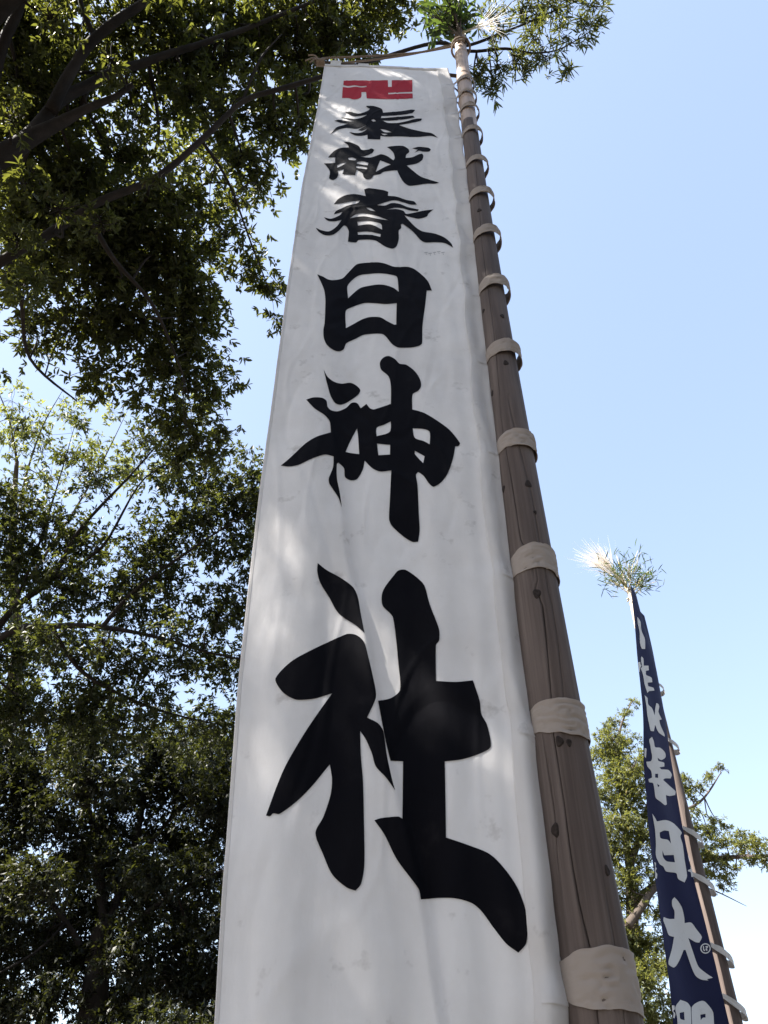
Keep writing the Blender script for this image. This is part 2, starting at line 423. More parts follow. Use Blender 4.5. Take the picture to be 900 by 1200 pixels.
banner = root('nobori_banner', 'tall white banner with a red crest and black brush characters, tied to log pole', 'banner')
banner.location = (xl(Z_BB), Y0, Z_BB)
BL = np.array(banner.location)
NS, NZ = 130, 300
SG = np.linspace(0, 1, NS + 1); ZG = np.linspace(Z_BB, Z_BT, NZ + 1)
def build_cloth():
    P = [[cloth_pt(s, z) - BL for s in SG] for z in ZG]
    g = MB(); g.grid(P); o = g.build('cloth', M_white, banner)
    # folded seam along the pole side and along the free side
    for (s0, s1, nm, off) in ((.905, 1.004, 'pole_hem', .0048), (-.002, .012, 'free_hem', .0012)):
        P = []
        for z in ZG:
            rows = [cloth_pt(s0, z, -.001), cloth_pt(s0 + .002, z, off)] + [cloth_pt(s, z, off) for s in np.linspace(s0 + .004, s1 - .002, 10)] + [cloth_pt(s1, z, 0)]
            P.append([r - BL for r in rows])
        g = MB(); g.grid(P); g.build(nm, M_white, banner)
    P = []
    for s in SG:
        P.append([cloth_pt(s, zz, oo) - BL for zz, oo in ((Z_BT - .052, -.001), (Z_BT - .05, .0036), (Z_BT - .02, .0038), (Z_BT, .0036))])
    g = MB(); g.grid(P); g.build('top_hem', M_white, banner)
build_cloth()

def smooth_poly(pts, sub=6, corner=68):
    n = len(pts); pts = [np.array(p, float) for p in pts]; out = []
    def turn(i):
        a = pts[i] - pts[i-1]; b = pts[(i+1) % n] - pts[i]
        la, lb = np.linalg.norm(a), np.linalg.norm(b)
        if la < 1e-6 or lb < 1e-6: return 180
        return math.degrees(math.acos(max(-1, min(1, a.dot(b)/(la*lb)))))
    cor = [turn(i) > corner for i in range(n)]
    for i in range(n):
        p1, p2 = pts[i], pts[(i+1) % n]
        p0 = p1 - (p2 - p1)*.6 if cor[i] else pts[i-1]
        p3 = p2 + (p2 - p1)*.6 if cor[(i+1) % n] else pts[(i+2) % n]
        L = np.linalg.norm(p2 - p1)
        # shorten long neighbours so the curve does not overshoot
        d0 = p1 - p0; n0 = np.linalg.norm(d0); d3 = p3 - p2; n3 = np.linalg.norm(d3)
        if n0 > 1e-6: p0 = p1 - d0/n0*min(n0, L)
        if n3 > 1e-6: p3 = p2 + d3/n3*min(n3, L)
        for k in range(sub):
            t = k/sub
            out.append(.5*((2*p1) + (p2-p0)*t + (2*p0-5*p1+4*p2-p3)*t*t + (3*p1-p0-3*p2+p3)*t**3))
    return out

def letter_mesh(name, shapes, tosz, mapper, sgrid, zgrid, mat, parent, off, origin, rough_edge=0.0):
    """shapes: list of [outer, hole, hole...] in photograph pixels; tosz: pixel -> (s, z) on the cloth"""
    bm = bmesh.new()
    for sh in shapes:
        loops = [[Vector((*tosz(p[0], p[1]), 0)) for p in smooth_poly(lp)] for lp in sh]
        flat = [v for lp in loops for v in lp]
        vs = [bm.verts.new(v) for v in flat]
        for tri in tessellate_polygon(loops):
            if len(set(tri)) == 3:
                try: bm.faces.new([vs[i] for i in tri])
                except ValueError: pass
    co = np.array([v.co[:] for v in bm.verts])
    s0, s1, z0, z1 = co[:, 0].min(), co[:, 0].max(), co[:, 1].min(), co[:, 1].max()
    for gv, ax, lo, hi in ((sgrid, 0, s0, s1), (zgrid, 1, z0, z1)):
        for c in gv:
            if lo < c < hi:
                pc = Vector((c, 0, 0)) if ax == 0 else Vector((0, c, 0))
                no = Vector((1, 0, 0)) if ax == 0 else Vector((0, 1, 0))
                bmesh.ops.bisect_plane(bm, geom=bm.verts[:] + bm.edges[:] + bm.faces[:], dist=1e-6, plane_co=pc, plane_no=no)
    for v in bm.verts:
        p = mapper(v.co.x, v.co.y, off) - origin
        v.co = Vector(p)
    bmesh.ops.recalc_face_normals(bm, faces=bm.faces[:])
    me = bpy.data.meshes.new(name); bm.to_mesh(me); bm.free()
    for q in me.polygons: q.use_smooth = True
    return link(name, me, mat, parent)

def Z(x0, y0, sc):
    return lambda pts, dx=0, dy=0: [(x0 + (x+dx)*sc, y0 + (y+dy)*sc) for x, y in pts]
def px_to_sz(px, py):
    p = atY(px, py, Y0); s = (p[0] - xl(p[2]))/(xr(p[2]) - xl(p[2]))
    X = p[0]; z = p[2]
    for _ in range(3):                                     # follow the ray to the displaced cloth
        p = atY(px, py, Y0 + cloth_dy(X, z)); X, z = p[0], p[2]
    return (X - xl(z))/(xr(z) - xl(z)), z

r1 = Z(370, 60, 190/900); r2 = Z(370, 160, 170/900); r3 = Z(360, 290, 160/900); r4 = Z(320, 410, 230/900); r5 = Z(300, 650, 330/900)
CREST = [[r1([(155,165),(400,163),(402,200),(422,200),(422,163),(536,162),(537,227),(470,230),(402,233),(403,241),(470,237),(538,236),(539,263),(490,266),(400,268),(283,264),(279,228),(254,229),(251,258),(215,270),(180,262),(146,262),(150,200),(180,204),(220,199),(255,203),(282,200),(281,194),(250,196),(215,191),(180,195),(153,190)])]]
HOU = [[r1([(280,305),(322,306),(366,322),(374,343),(470,335),(530,326),(552,328),(536,345),(450,358),(365,362),(362,374),(480,364),(540,360),(549,370),(500,379),(410,388),(370,386),(400,400),(470,398),(560,376),(590,376),(584,388),(520,402),(462,412),(520,432),(600,450),(645,458),(678,483),(640,472),(560,478),(478,475),(440,475),(390,476),(360,472),(358,492),(288,490),(287,466),(250,472),(215,468),(184,450),(230,457),(262,450),(287,432),(255,444),(234,440),(284,412),(230,432),(170,428),(120,440),(80,466),(115,425),(155,412),(180,404),(140,400),(103,388),(130,382),(180,390),(225,392),(195,386),(134,367),(165,372),(220,378),(262,368),(285,355),(240,362),(205,362),(163,341),(190,338),(240,348),(290,332),(300,322),(283,312)]),
        r1([(308,385),(320,380),(335,390),(318,392)]), r1([(358,434),(385,438),(422,452),(380,451)]), r1([(362,458),(400,462),(380,468)])]]
KEN = [[r2([(172,35),(215,38),(265,60),(285,85),(330,82),(345,76),(363,85),(350,105),(310,122),(280,128),(340,132),(385,118),(405,112),(440,122),(482,150),(490,135),(482,105),(465,85),(442,68),(470,62),(540,60),(575,80),(580,98),(562,115),(558,135),(600,130),(640,112),(660,108),(668,122),(660,148),(625,170),(565,182),(600,212),(650,250),(700,268),(765,288),(740,295),(690,295),(580,308),(545,285),(515,235),(505,212),(460,215),(420,222),(400,235),(360,243),(345,262),(318,268),(298,255),(290,230),(255,208),(245,241),(165,236),(176,205),(136,215),(140,240),(128,262),(105,272),(82,262),(88,220),(70,190),(50,168),(90,168),(120,165),(122,132),(76,132),(100,105),(125,85),(160,72),(205,70),(200,55)]),
        r2([(200,135),(225,132),(252,141),(245,150),(206,146)]), r2([(258,160),(292,156),(327,165),(322,181),(285,176),(255,170)]), r2([(250,185),(285,187),(319,195),(318,205),(285,201),(254,196)]),
        r2([(400,150),(466,176),(430,190),(372,222),(385,185)]), r2([(132,180),(160,168),(192,164),(160,184),(134,196)])],
       [r2([(600,75),(640,66),(700,72),(714,82),(705,95),(665,96),(640,90),(612,104),(632,84)])]]
HARU = [[r2([(300,330),(330,322),(420,335),(450,345),(448,370),(500,375),(560,395),(610,405),(627,425),(590,425),(540,410),(490,398),(440,408),(380,428),(430,430),(470,415),(520,420),(570,440),(640,455),(632,465),(580,460),(540,448),(490,445),(440,456),(500,452),(545,464),(560,482),(610,475),(670,462),(730,455),(700,480),(690,498),(640,512),(600,505),(550,492),(575,520),(620,565),(660,590),(740,605),(800,630),(840,665),(852,692),(800,664),(740,658),(680,660),(650,645),(600,590),(540,545),(528,548),(530,570),(515,585),(515,640),(500,685),(475,698),(430,685),(375,650),(330,642),(265,645),(250,660),(200,655),(205,590),(190,560),(175,555),(140,590),(105,612),(60,615),(20,595),(0,568),(40,585),(85,590),(130,560),(160,520),(120,528),(75,525),(50,503),(95,512),(150,490),(165,470),(140,478),(112,486),(125,465),(160,448),(200,430),(260,415),(275,400),(220,405),(165,415),(112,423),(140,390),(190,365),(250,360),(310,372)]),
         r2([(312,444),(340,447),(370,466),(340,461)]), r2([(212,510),(250,485),(300,478),(370,492),(450,522),(380,512),(310,498),(260,500)]),
         r2([(258,530),(330,525),(405,545),(412,580),(340,548),(262,555)]), r2([(260,595),(330,592),(403,608),(400,625),(340,612),(262,612)])]]
NICHI = [[r3([(66,180),(105,195),(135,212),(165,218),(230,208),(265,175),(325,115),(375,105),(460,100),(510,108),(575,130),(660,130),(700,142),(750,178),(795,225),(822,287),(788,287),(778,380),(760,520),(757,635),(740,650),(690,662),(598,662),(560,640),(520,592),(495,573),(430,572),(370,580),(320,605),(258,635),(240,675),(210,688),(175,680),(130,645),(110,600),(107,545),(115,500),(120,350),(112,285),(90,230)]),
          r3([(265,260),(290,225),(340,188),(400,178),(475,173),(540,180),(590,195),(598,230),(603,295),(570,270),(520,252),(470,247),(410,255),(350,270),(305,305),(270,338)]),
          r3([(255,420),(300,395),(375,370),(440,370),(520,376),(590,370),(588,440),(587,510),(575,512),(530,490),(480,463),(410,462),(360,478),(310,505),(255,535)])]]
JIN = [[r4([(232,92),(250,125),(280,148),(315,157),(355,153),(385,168),(400,188),(388,210),(340,243),(310,254),(285,246),(265,215),(250,165)])],
       [r4([(152,230),(185,220),(225,222),(245,235),(250,262),(265,278),(295,284),(335,268),(360,245),(385,246),(402,270),(428,250),(445,270),(462,275),(540,250),(540,170),(530,125),(495,92),(490,60),(505,38),(530,30),(560,45),(580,65),(610,70),(650,100),(675,140),(678,170),(665,190),(640,205),(638,275),(690,290),(750,325),(810,370),(857,430),(850,443),(835,445),(825,500),(800,570),(770,610),(735,630),(715,615),(690,580),(665,562),(655,575),(662,620),(668,750),(672,830),(665,882),(640,883),(600,860),(545,810),(532,780),(535,700),(542,555),(490,560),(455,545),(420,510),(412,550),(385,595),(355,600),(330,585),(325,545),(300,520),(293,525),(293,590),(305,650),(316,725),(300,680),(258,615),(256,590),(275,540),(278,490),(240,482),(180,500),(120,528),(75,537),(35,533),(75,500),(150,430),(200,400),(265,380),(260,330),(235,300),(190,270)]),
        r4([(385,362),(390,400),(395,480),(355,475),(333,470),(350,430)]), r4([(475,360),(510,345),(540,330),(535,378),(475,398)]), r4([(477,432),(537,438),(536,482),(483,485)]),
        r4([(640,362),(690,365),(718,378),(718,435),(690,420),(650,405)]), r4([(650,465),(695,490),(688,522),(650,480)])]]
SHA = [[r5([(197,28),(225,50),(270,75),(310,105),(325,135),(335,190),(347,252),(320,228),(265,190),(235,140),(205,90),(196,55)])],
       [r5([(62,398),(110,345),(180,305),(290,255),(320,258),(345,280),(362,340),(382,430),(383,460),(355,522),(390,540),(407,565),(418,640),(435,720),(445,755),(415,713),(383,678),(370,635),(350,590),(333,565),(335,640),(342,725),(345,850),(347,960),(345,1010),(335,1055),(318,1075),(290,1065),(245,1025),(215,960),(190,890),(215,840),(238,770),(243,720),(236,672),(225,685),(180,740),(130,790),(75,830),(55,828),(45,837),(32,835),(45,800),(65,745),(95,675),(150,580),(200,505),(243,445),(220,452),(185,462),(130,465),(100,452),(78,432)])],
       [r5([(440,68),(455,52),(478,50),(515,75),(538,100),(555,160),(585,240),(585,275),(575,290),(575,405),(640,408),(693,403),(715,470),(720,510),(738,545),(750,615),(720,635),(660,655),(603,662),(605,760),(607,905),(680,930),(745,957),(790,1000),(835,1065),(862,1140),(868,1190),(862,1245),(838,1273),(800,1245),(760,1195),(720,1140),(690,1115),(640,1100),(590,1098),(527,1103),(520,1070),(450,975),(410,895),(378,850),(400,843),(455,838),(468,845),(470,662),(430,660),(415,600),(400,520),(390,468),(430,460),(460,435),(455,350),(437,200),(405,165),(402,130),(412,105)])]]
letter_mesh('crest', CREST, px_to_sz, cloth_pt, SG, ZG, M_red, banner, .0026, BL)['label'] = 'red square crest mark at the top'
for nm, sh in (('first', HOU), ('second', KEN), ('third', HARU), ('fourth', NICHI), ('fifth', JIN), ('sixth', SHA)):
    o = letter_mesh('brush_character', sh, px_to_sz, cloth_pt, SG, ZG, M_ink, banner, .0026, BL)
    o['label'] = nm + ' black brush character counted from the red crest'
# faint pencilled note beside the third character
M_pencil = mat_plain('faint_grey_print', (.36, .36, .38), .9, .2, 300)
marks = []
for k, (x, y) in enumerate([(499, 296), (504, 297), (509, 296), (514, 295), (519, 296)]):
    marks.append([[(x - 2, y), (x + 2, y - .6), (x + 2, y + .3), (x - 1.6, y + .8)]]); marks.append([[(x - .4, y + 1.4), (x + .4, y + 1.2), (x + 1.2, y + 2.6), (x + .4, y + 2.8)]])
letter_mesh('small_marking', marks, px_to_sz, cloth_pt, SG, ZG, M_pencil, banner, .0012, BL)

# ------------------------------------------------------------------ cloth loops round a pole
def tie_loop(parent, E, axis, r, zc, h, slack, tilt, mat, seed, tail=.0, sag=0.0, thick=.0022, dirx=1.0):
    """closed band: convex hull of a circle round the pole axis and the sewn point E (world)"""
    a = axis(zc); R = r + slack
    c = np.array([a[0] + slack*.85*dirx, a[1]])
    e = np.array([E[0], E[1]]); v = e - c; L = np.linalg.norm(v); base = math.atan2(v[1], v[0])
    al = math.acos(min(.98, R/max(L, R*1.03)))
    pl = []
    angs = np.linspace(base + al, base - al + 2*math.pi, 84)
    for k in range(7): pl.append(e + (c + R*np.array([math.cos(angs[0]), math.sin(angs[0])]) - e)*k/7)
    for q in angs: pl.append(c + R*np.array([math.cos(q), math.sin(q)]))
    for k in range(1, 8): pl.append(pl[90] + (e - pl[90])*k/7)
    rows = []
    m = 21
    for j in range(m):
        t = j/(m-1) - .5
        row = []
        for i, p in enumerate(pl):
            u = i/(len(pl)-1)
            d = p - c; dn = d/np.linalg.norm(d)
            near = math.exp(-((p - e)**2).sum()/.004)
            w = noise.noise((seed*3.1 + u*9, t*4, seed)) ; w2 = noise.noise((seed*1.7 + u*3, t*14, seed + 9))
            pin = 1 - .35*near
            w3 = abs(noise.noise((seed*2.3 + u*4.5 + t*.5, t*5 + .6*w, seed + 4))); w4 = abs(noise.noise((seed*5.3 + u*3 - t*.6, t*7, seed + 14)))
            q = p + dn*(.0030 + .004*w*min(1, slack/.008) + .0012*w2 - .0045*max(0, .09 - w3)/.09 - .0035*max(0, .08 - w4)/.08)*(1 - near)
            z = zc + t*h*pin + tilt*(p[0] - a[0])*dirx - sag*math.sin(math.pi*u)*.5 + .010*noise.noise((u*5, seed, 3)) + .006*noise.noise((u*14, seed, t*1.5)) 
            row.append(np.array([q[0], q[1], z]))
        rows.append(row)
    inner = [[p.copy() for p in r_] for r_ in rows]
    for r_ in inner:
        for i, p in enumerate(r_):
            d = np.array([p[0], p[1]]) - c; dn = d/np.linalg.norm(d); p[0] -= dn[0]*thick; p[1] -= dn[1]*thick
    g = MB(); g.grid(rows); b = len(g.v); g.grid(inner)
    n = len(rows[0])
    for k in (0, (m-1)*n):                                  # rim with its own corners, so the edge stays crisp
        b2 = len(g.v); g.v.extend([g.v[k+i].copy() for i in range(n)]); g.v.extend([g.v[b+k+i].copy() for i in range(n)])
        for i in range(n-1): g.f.append((b2+i, b2+n+i, b2+n+i+1, b2+i+1))
    g.v = to_local(parent.location, g.v)
    return g.build('tie_loop', mat, parent)

for k, (py, h, slack, tilt) in enumerate(LOOPS):
    z = float(LOOPZ[k])
    E = np.array([xr(z) - .012, Y0 + cloth_dy(xr(z) - .012, z) + .004, z])
    rr = pole_r(z) if z < Z_LOG else .056
    o = tie_loop(banner, E, pole_axis, rr + .0015, z, h, slack*.8, tilt*.6, M_band, k + 1.0)
    # sewn end on the face of the cloth
    ss = (xr(z) - .062 - xl(z))/(xr(z) - xl(z))
    P = []
    for zz in np.linspace(z - h*.40, z + h*.40, 7):
        P.append([cloth_pt(s, zz + .004*math.sin(9*s + k), .0072) - BL for s in np.linspace(ss, 1.002, 8)])
    g = MB(); g.grid(P); t = g.build('sewn_tab', M_white, banner)

# ------------------------------------------------------------------ crossbar and rope at the banner top
bar = root('crossbar', 'thin bamboo rod along the top of the white banner, tied to the pole', 'rod')
A = atY(368, 74, Y0 + .012); B = pole_axis(Z_BT + .05) + np.array([-.02, .085, 0.03])
bar.location = tuple(A)
pts = [A + (B - A)*t + np.array([0, 0, .01*math.sin(9*t)]) for t in np.linspace(0, 1, 24)]
pts = [p + np.array([0, 0, .028]) for p in pts]
g = MB(); g.tube(to_local(bar.location, pts), [.015 + .003*(i % 6 == 0) for i in range(24)], 10); g.build('rod', M_bark2, bar)
for px in (392, 425, 474, 517):
    s = px_to_sz(px, 82)[0]; p = cloth_pt(min(max(s, 0), 1), Z_BT - .01)
    cz = np.interp(p[0], [q[0] for q in pts], [q[2] for q in pts]); cy = np.interp(p[0], [q[0] for q in pts], [q[1] for q in pts])
    g = MB(); rows = []
    for x in np.linspace(-.042, .042, 6):
        row = [np.array([p[0] + x, p[1] - .006, Z_BT - .045])]
        for q in np.linspace(math.pi*1.15, -.15*math.pi, 12):
            row.append(np.array([p[0] + x, cy + .024*math.cos(q), cz + .024*math.sin(q)]))
        row.append(np.array([p[0] + x, p[1] + .006, Z_BT - .045])); rows.append(row)
    g.grid(rows); g.v = to_local(banner.location, g.v); g.build('top_loop', M_band2, banner)
rope = root('tie_rope', 'old straw rope knotted at the free end of the crossbar and run to the pole', 'rope')
rope.location = tuple(pts[0])
rp = [pts[1] + np.array([0, -.02, .0]), atY(384, 68, Y0 + .0), atY(430, 66, Y0 + .01), atY(487, 62, Y0 + .03), pole_axis(Z_TOP - .32) + np.array([-.075, .0, 0])]
ax = pole_axis(Z_TOP - .32)
sp = spline(rp, 10)
for q in np.linspace(math.pi, 3.6*math.pi, 26): sp.append(np.array([ax[0] + .078*math.cos(q), ax[1] + .078*math.sin(q), ax[2] - .012*(q - math.pi)]))
g = MB(); g.tube(to_local(rope.location, sp), .009, 8); g.build('strand', M_rope, rope)
g = MB()
for k in range(5):
    c = pts[1] + np.array([(k - 2)*.013, 0, 0])
    ring = [c + np.array([.005*math.sin(3*q), .024*math.cos(q), .024*math.sin(q)]) for q in np.linspace(0, 2*math.pi, 15)]
    g.tube(to_local(rope.location, ring), .0085, 6)
for k in range(4):
    d = np.array([-.06 - .03*random.random(), -.03*random.random(), .05 - .11*random.random()])
    g.tube(to_local(rope.location, spline([pts[1], pts[1] + d*.6 + np.array([0, -.02, .02]), pts[1] + d*1.3], 4)), .006, 6)
g.build('knot', M_rope, rope)
sp = spline([pts[1] + np.array([0, .01, .01]), atY(410, 73, Y0 + .03), atY(480, 64, Y0 + .04), atY(530, 52, Y0 + .05)], 8)
g = MB(); g.tube(to_local(rope.location, sp), .0085, 6); g.build('strand', M_rope, rope)

# ------------------------------------------------------------------ leaf and tree tools
def leaf_batch(C, D, Nn, L, Wd, fold=.25, simple=False):
    """C base points, D unit directions, Nn unit normals, L lengths, Wd widths -> verts, quads (folded leaf blades)"""
    S_ = np.cross(D, Nn); S_ /= (np.linalg.norm(S_, axis=1, keepdims=True) + 1e-9)
    U = np.cross(S_, D)
    L = L[:, None]; Wd = Wd[:, None]
    tip = C + D*L - U*L*.10
    if simple:
        m1 = C + D*L*.45 + S_*Wd*.5 + U*Wd*fold; m2 = C + D*L*.45 - S_*Wd*.5 + U*Wd*fold
        V = np.stack([C, m1, tip, m2], 1).reshape(-1, 3)
        n = len(C); q = (np.arange(n)*4)[:, None] + np.array([[0, 1, 2, 3]])
        return V, q
    a1 = C + D*L*.30 + S_*Wd*.46 + U*Wd*fold; a2 = C + D*L*.68 + S_*Wd*.40 + U*Wd*fold - U*L*.03
    b1 = C + D*L*.30 - S_*Wd*.46 + U*Wd*fold; b2 = C + D*L*.68 - S_*Wd*.40 + U*Wd*fold - U*L*.03
    V = np.stack([C, a1, a2, tip, b2, b1], 1).reshape(-1, 3)
    n = len(C); k = (np.arange(n)*6)[:, None]
    q = np.concatenate([k + np.array([[0, 1, 2, 3]]), k + np.array([[0, 3, 4, 5]])], 1).reshape(-1, 4)
    return V, q
def quads_obj(name, V, Q, mat, parent):
    me = bpy.data.meshes.new(name)
    me.vertices.add(len(V)); me.vertices.foreach_set('co', np.ascontiguousarray(V, dtype=np.float32).ravel())
    me.loops.add(Q.size); me.loops.foreach_set('vertex_index', np.ascontiguousarray(Q, dtype=np.int32).ravel())
    me.polygons.add(len(Q)); me.polygons.foreach_set('loop_start', np.arange(0, Q.size, 4, dtype=np.int32))
    me.polygons.foreach_set('loop_total', np.full(len(Q), 4, dtype=np.int32))
    me.update(calc_edges=True)
    return link(name, me, mat, parent)
def unit(a): return a/(np.linalg.norm(a, axis=-1, keepdims=True) + 1e-9)

class Tree:
    def __init__(s, name, label, base, bark, leaf, group=None):
        s.o = root(name, label, 'tree', group); s.base = np.array(base, float); s.o.location = tuple(base)
        s.bark = bark; s.leaf = leaf; s.sk = []; s.skr = []; s.V = []; s.Q = []; s.gaps = None; s.nv = 0; s.tw = MB()
    def limb(s, pts, radii, name='limb', n=10, sub=6):
        p = spline(pts, sub); r = np.interp(np.linspace(0, 1, len(p)), np.linspace(0, 1, len(radii)), radii)
        p = [q + .35*r_*np.array([noise.noise((q[0]*2, q[1]*2, q[2]*2)), noise.noise((q[1]*2, q[2]*2, q[0]*2 + 7)), 0]) for q, r_ in zip(p, r)]
        g = MB(); g.tube([q - s.base for q in p], [r_*(1 + .12*noise.noise((q[0]*3, q[1]*3, q[2]*3))) for q, r_ in zip(p, r)], n)
        g.build(name, s.bark, s.o)
        s.sk += p; s.skr += list(r)
    def blob(s, c, R, n, L=.10, Wd=.032, k=8, simple=False, flat=.8, clump=.36, sprays=None, up=.6, br=True, spread=.95):
        """one bough: a branch from the nearest limb, forking sprays, whorls of leaves at their ends"""
        c = np.asarray(c, float)
        ns = sprays or max(6, int(11))
        dirs = unit(rng.normal(size=(ns, 3))); dirs[:, 2] *= flat
        cen = c + dirs*R*spread*(rng.random((ns, 1))**.45)
        if br and s.sk:
            sk = np.array(s.sk); d = np.linalg.norm(sk - c, axis=1) ; i = int(np.argmin(d)); st = sk[i]
            mid = (st + c)/2 + rng.normal(size=3)*.08*d[i] + np.array([0, 0, -.06*d[i]])
            r0 = min(s.skr[i]*.6, .012 + .016*R + .004*d[i])
            s.tw.tube([p - s.base for p in spline([st, mid, c], 5)], np.linspace(r0, r0*.5, 11), 6, cap=False)
            for q in cen:
                m2 = (c + q)/2 + rng.normal(size=3)*.12*R
                s.tw.tube([p - s.base for p in spline([c + (st - c)*.12*rng.random(), m2, q], 3)], np.linspace(r0*.45, .004, 7), 4, cap=False)
        nt = max(8, int(n/k))
        w = rng.dirichlet(np.full(ns, 2.2)); idx = rng.choice(ns, nt, p=w)
        T = cen[idx] + rng.normal(size=(nt, 3))*R*clump*np.array([1, 1, .75])
        td = unit(unit(T - c)*.8 + rng.normal(size=(nt, 3))*.6 + np.array([0, 0, .15]))
        # leaves round each twig end
        C = np.repeat(T, k, 0); TD = np.repeat(td, k, 0)
        al = rng.random(len(C)); C = C - TD*(al*.9*L)[:, None]
        rad = unit(np.cross(TD, rng.normal(size=C.shape)))
        D = unit(TD*(.2 + .7*(1 - al))[:, None] + rad*(.35 + .8*rng.random((len(C), 1))) + rng.normal(size=C.shape)*.18 + np.array([0, 0, -.26]))
        Nn = unit(np.array([0, 0, 1.0])*up + rng.normal(size=C.shape)*.45 + TD*.3)
        LL = L*(.5 + .95*rng.random(len(C))); WW = Wd*(.6 + .75*rng.random(len(C)))
        V, Q = leaf_batch(C - s.base, D, Nn, LL, WW, simple=simple)
        s.V.append(V); s.Q.append(Q + s.nv); s.nv += len(V)
    def finish(s):
        if s.tw.v: tag(s.tw.build('branches', s.bark, s.o), kind='stuff')
        if s.V and s.gaps is not None:                     # openings in the crown that let the sun through
            for k, (V, Q) in enumerate(zip(s.V, s.Q)):
                nvl = 6; C = V.reshape(-1, nvl, 3).mean(1) + s.base; keep = np.ones(len(C), bool)
                for p, r in s.gaps:
                    e = C - p; e = e - np.outer(e @ SDIR, SDIR); keep &= (e**2).sum(1) > r*r
                s.Q[k] = Q[np.repeat(keep, 2)]
        if s.V: tag(quads_obj('crown', np.concatenate(s.V), np.concatenate(s.Q), s.leaf, s.o), kind='stuff')
def leaves_for(rpx, t, L, Wd, cover):
    return cover*math.pi*rpx*rpx/(0.42*L*Wd*(F/t)**2)

# ---- overhanging oak, upper left
TA = Tree('evergreen_oak', 'big dark evergreen oak whose long limb reaches behind the white banner top', (-6.2, 4.6, 0), M_bark, M_leafA)
fork = np.array([-5.6, 4.8, 6.2])
TA.limb([TA.base + np.array([0, 0, -.2]), TA.base + np.array([.1, .05, 2]), TA.base + np.array([.3, .1, 4]), fork], [.42, .34, .30, .27], 'trunk', 16)
TA.limb([fork, atT(-60, 350, 7.6), atT(27, 293, 7.8), atT(76, 262, 8.0), atT(120, 235, 8.1), atT(182, 209, 8.3), atT(236, 164, 8.5), atT(284, 120, 8.7), atT(329, 104, 8.8), atT(380, 89, 8.9), atT(440, 70, 9.1), atT(507, 51, 9.3), atT(545, 54, 9.4), atT(593, 37, 9.6), atT(640, 17, 9.8), atT(694, -6, 10.0)],
        [0.06739, 0.05616, 0.05054, 0.04774, 0.0438, 0.03931, 0.03482, 0.03089, 0.03089, 0.02808, 0.02471, 0.02246, 0.02022, 0.01572, 0.01011, 0.004493])
TA.limb([atT(520, 50, 9.33), atT(552, 60, 9.3), atT(593, 57, 9.2), atT(623, 62, 9.2), atT(655, 58, 9.3), atT(690, 38, 9.4)], [0.02304, 0.02016, 0.01584, 0.01152, 0.00864, 0.00432], n=8)
TA.limb([fork, atT(-80, 235, 7.4), atT(0, 186, 7.6), atT(40, 160, 7.8), atT(100, 128, 8.0), atT(135, 112, 8.1), atT(156, 99, 8.15)], [0.144, 0.1296, 0.1116, 0.0864, 0.0432, 0.0324, 0.0288])
TA.limb([atT(30, 165, 7.75), atT(70, 120, 8.2), atT(120, 91, 8.5), atT(173, 71, 8.8), atT(222, 56, 9.0), atT(276, 38, 9.2), atT(355, 7, 9.5), atT(420, -20, 9.7)], [0.0864, 0.0648, 0.054, 0.0468, 0.0396, 0.0324, 0.0216, 0.0108])
TA.limb([atT(60, 130, 8.0), atT(88, 75, 8.2), atT(111, 45, 8.3), atT(140, 22, 8.4), atT(173, -2, 8.5), atT(215, -50, 8.6)], [0.072, 0.0612, 0.0576, 0.054, 0.0432, 0.0288])
TA.limb([atT(-30, 180, 7.6), atT(-10, 100, 7.7), atT(6, 45, 7.8), atT(28, 0, 7.9), atT(40, -60, 8.0)], [0.0864, 0.0648, 0.054, 0.0432, 0.0288])
TA.limb([atT(111, 45, 8.3), atT(98, 15, 8.3), atT(92, -10, 8.3)], [0.036, 0.0288, 0.0216], n=8)
TA.limb([atT(10, 305, 7.8), atT(25, 350, 8.0), atT(35, 420, 8.4), atT(90, 470, 8.8)], [0.036, 0.0252, 0.018, 0.00864], n=8)
TA.limb([atT(100, 245, 8.05), atT(130, 300, 8.3), atT(180, 360, 8.6), atT(215, 440, 8.9)], [0.036, 0.0288, 0.0216, 0.00864], n=8)
TA.limb([atT(236, 164, 8.5), atT(268, 215, 8.8), atT(300, 300, 9.1), atT(318, 345, 9.2)], [0.0216, 0.01584, 0.01008, 0.00504], n=8)
TA.limb([atT(284, 120, 8.7), atT(305, 70, 8.8), atT(330, 40, 8.9)], [0.018, 0.01296, 0.00576], n=8)
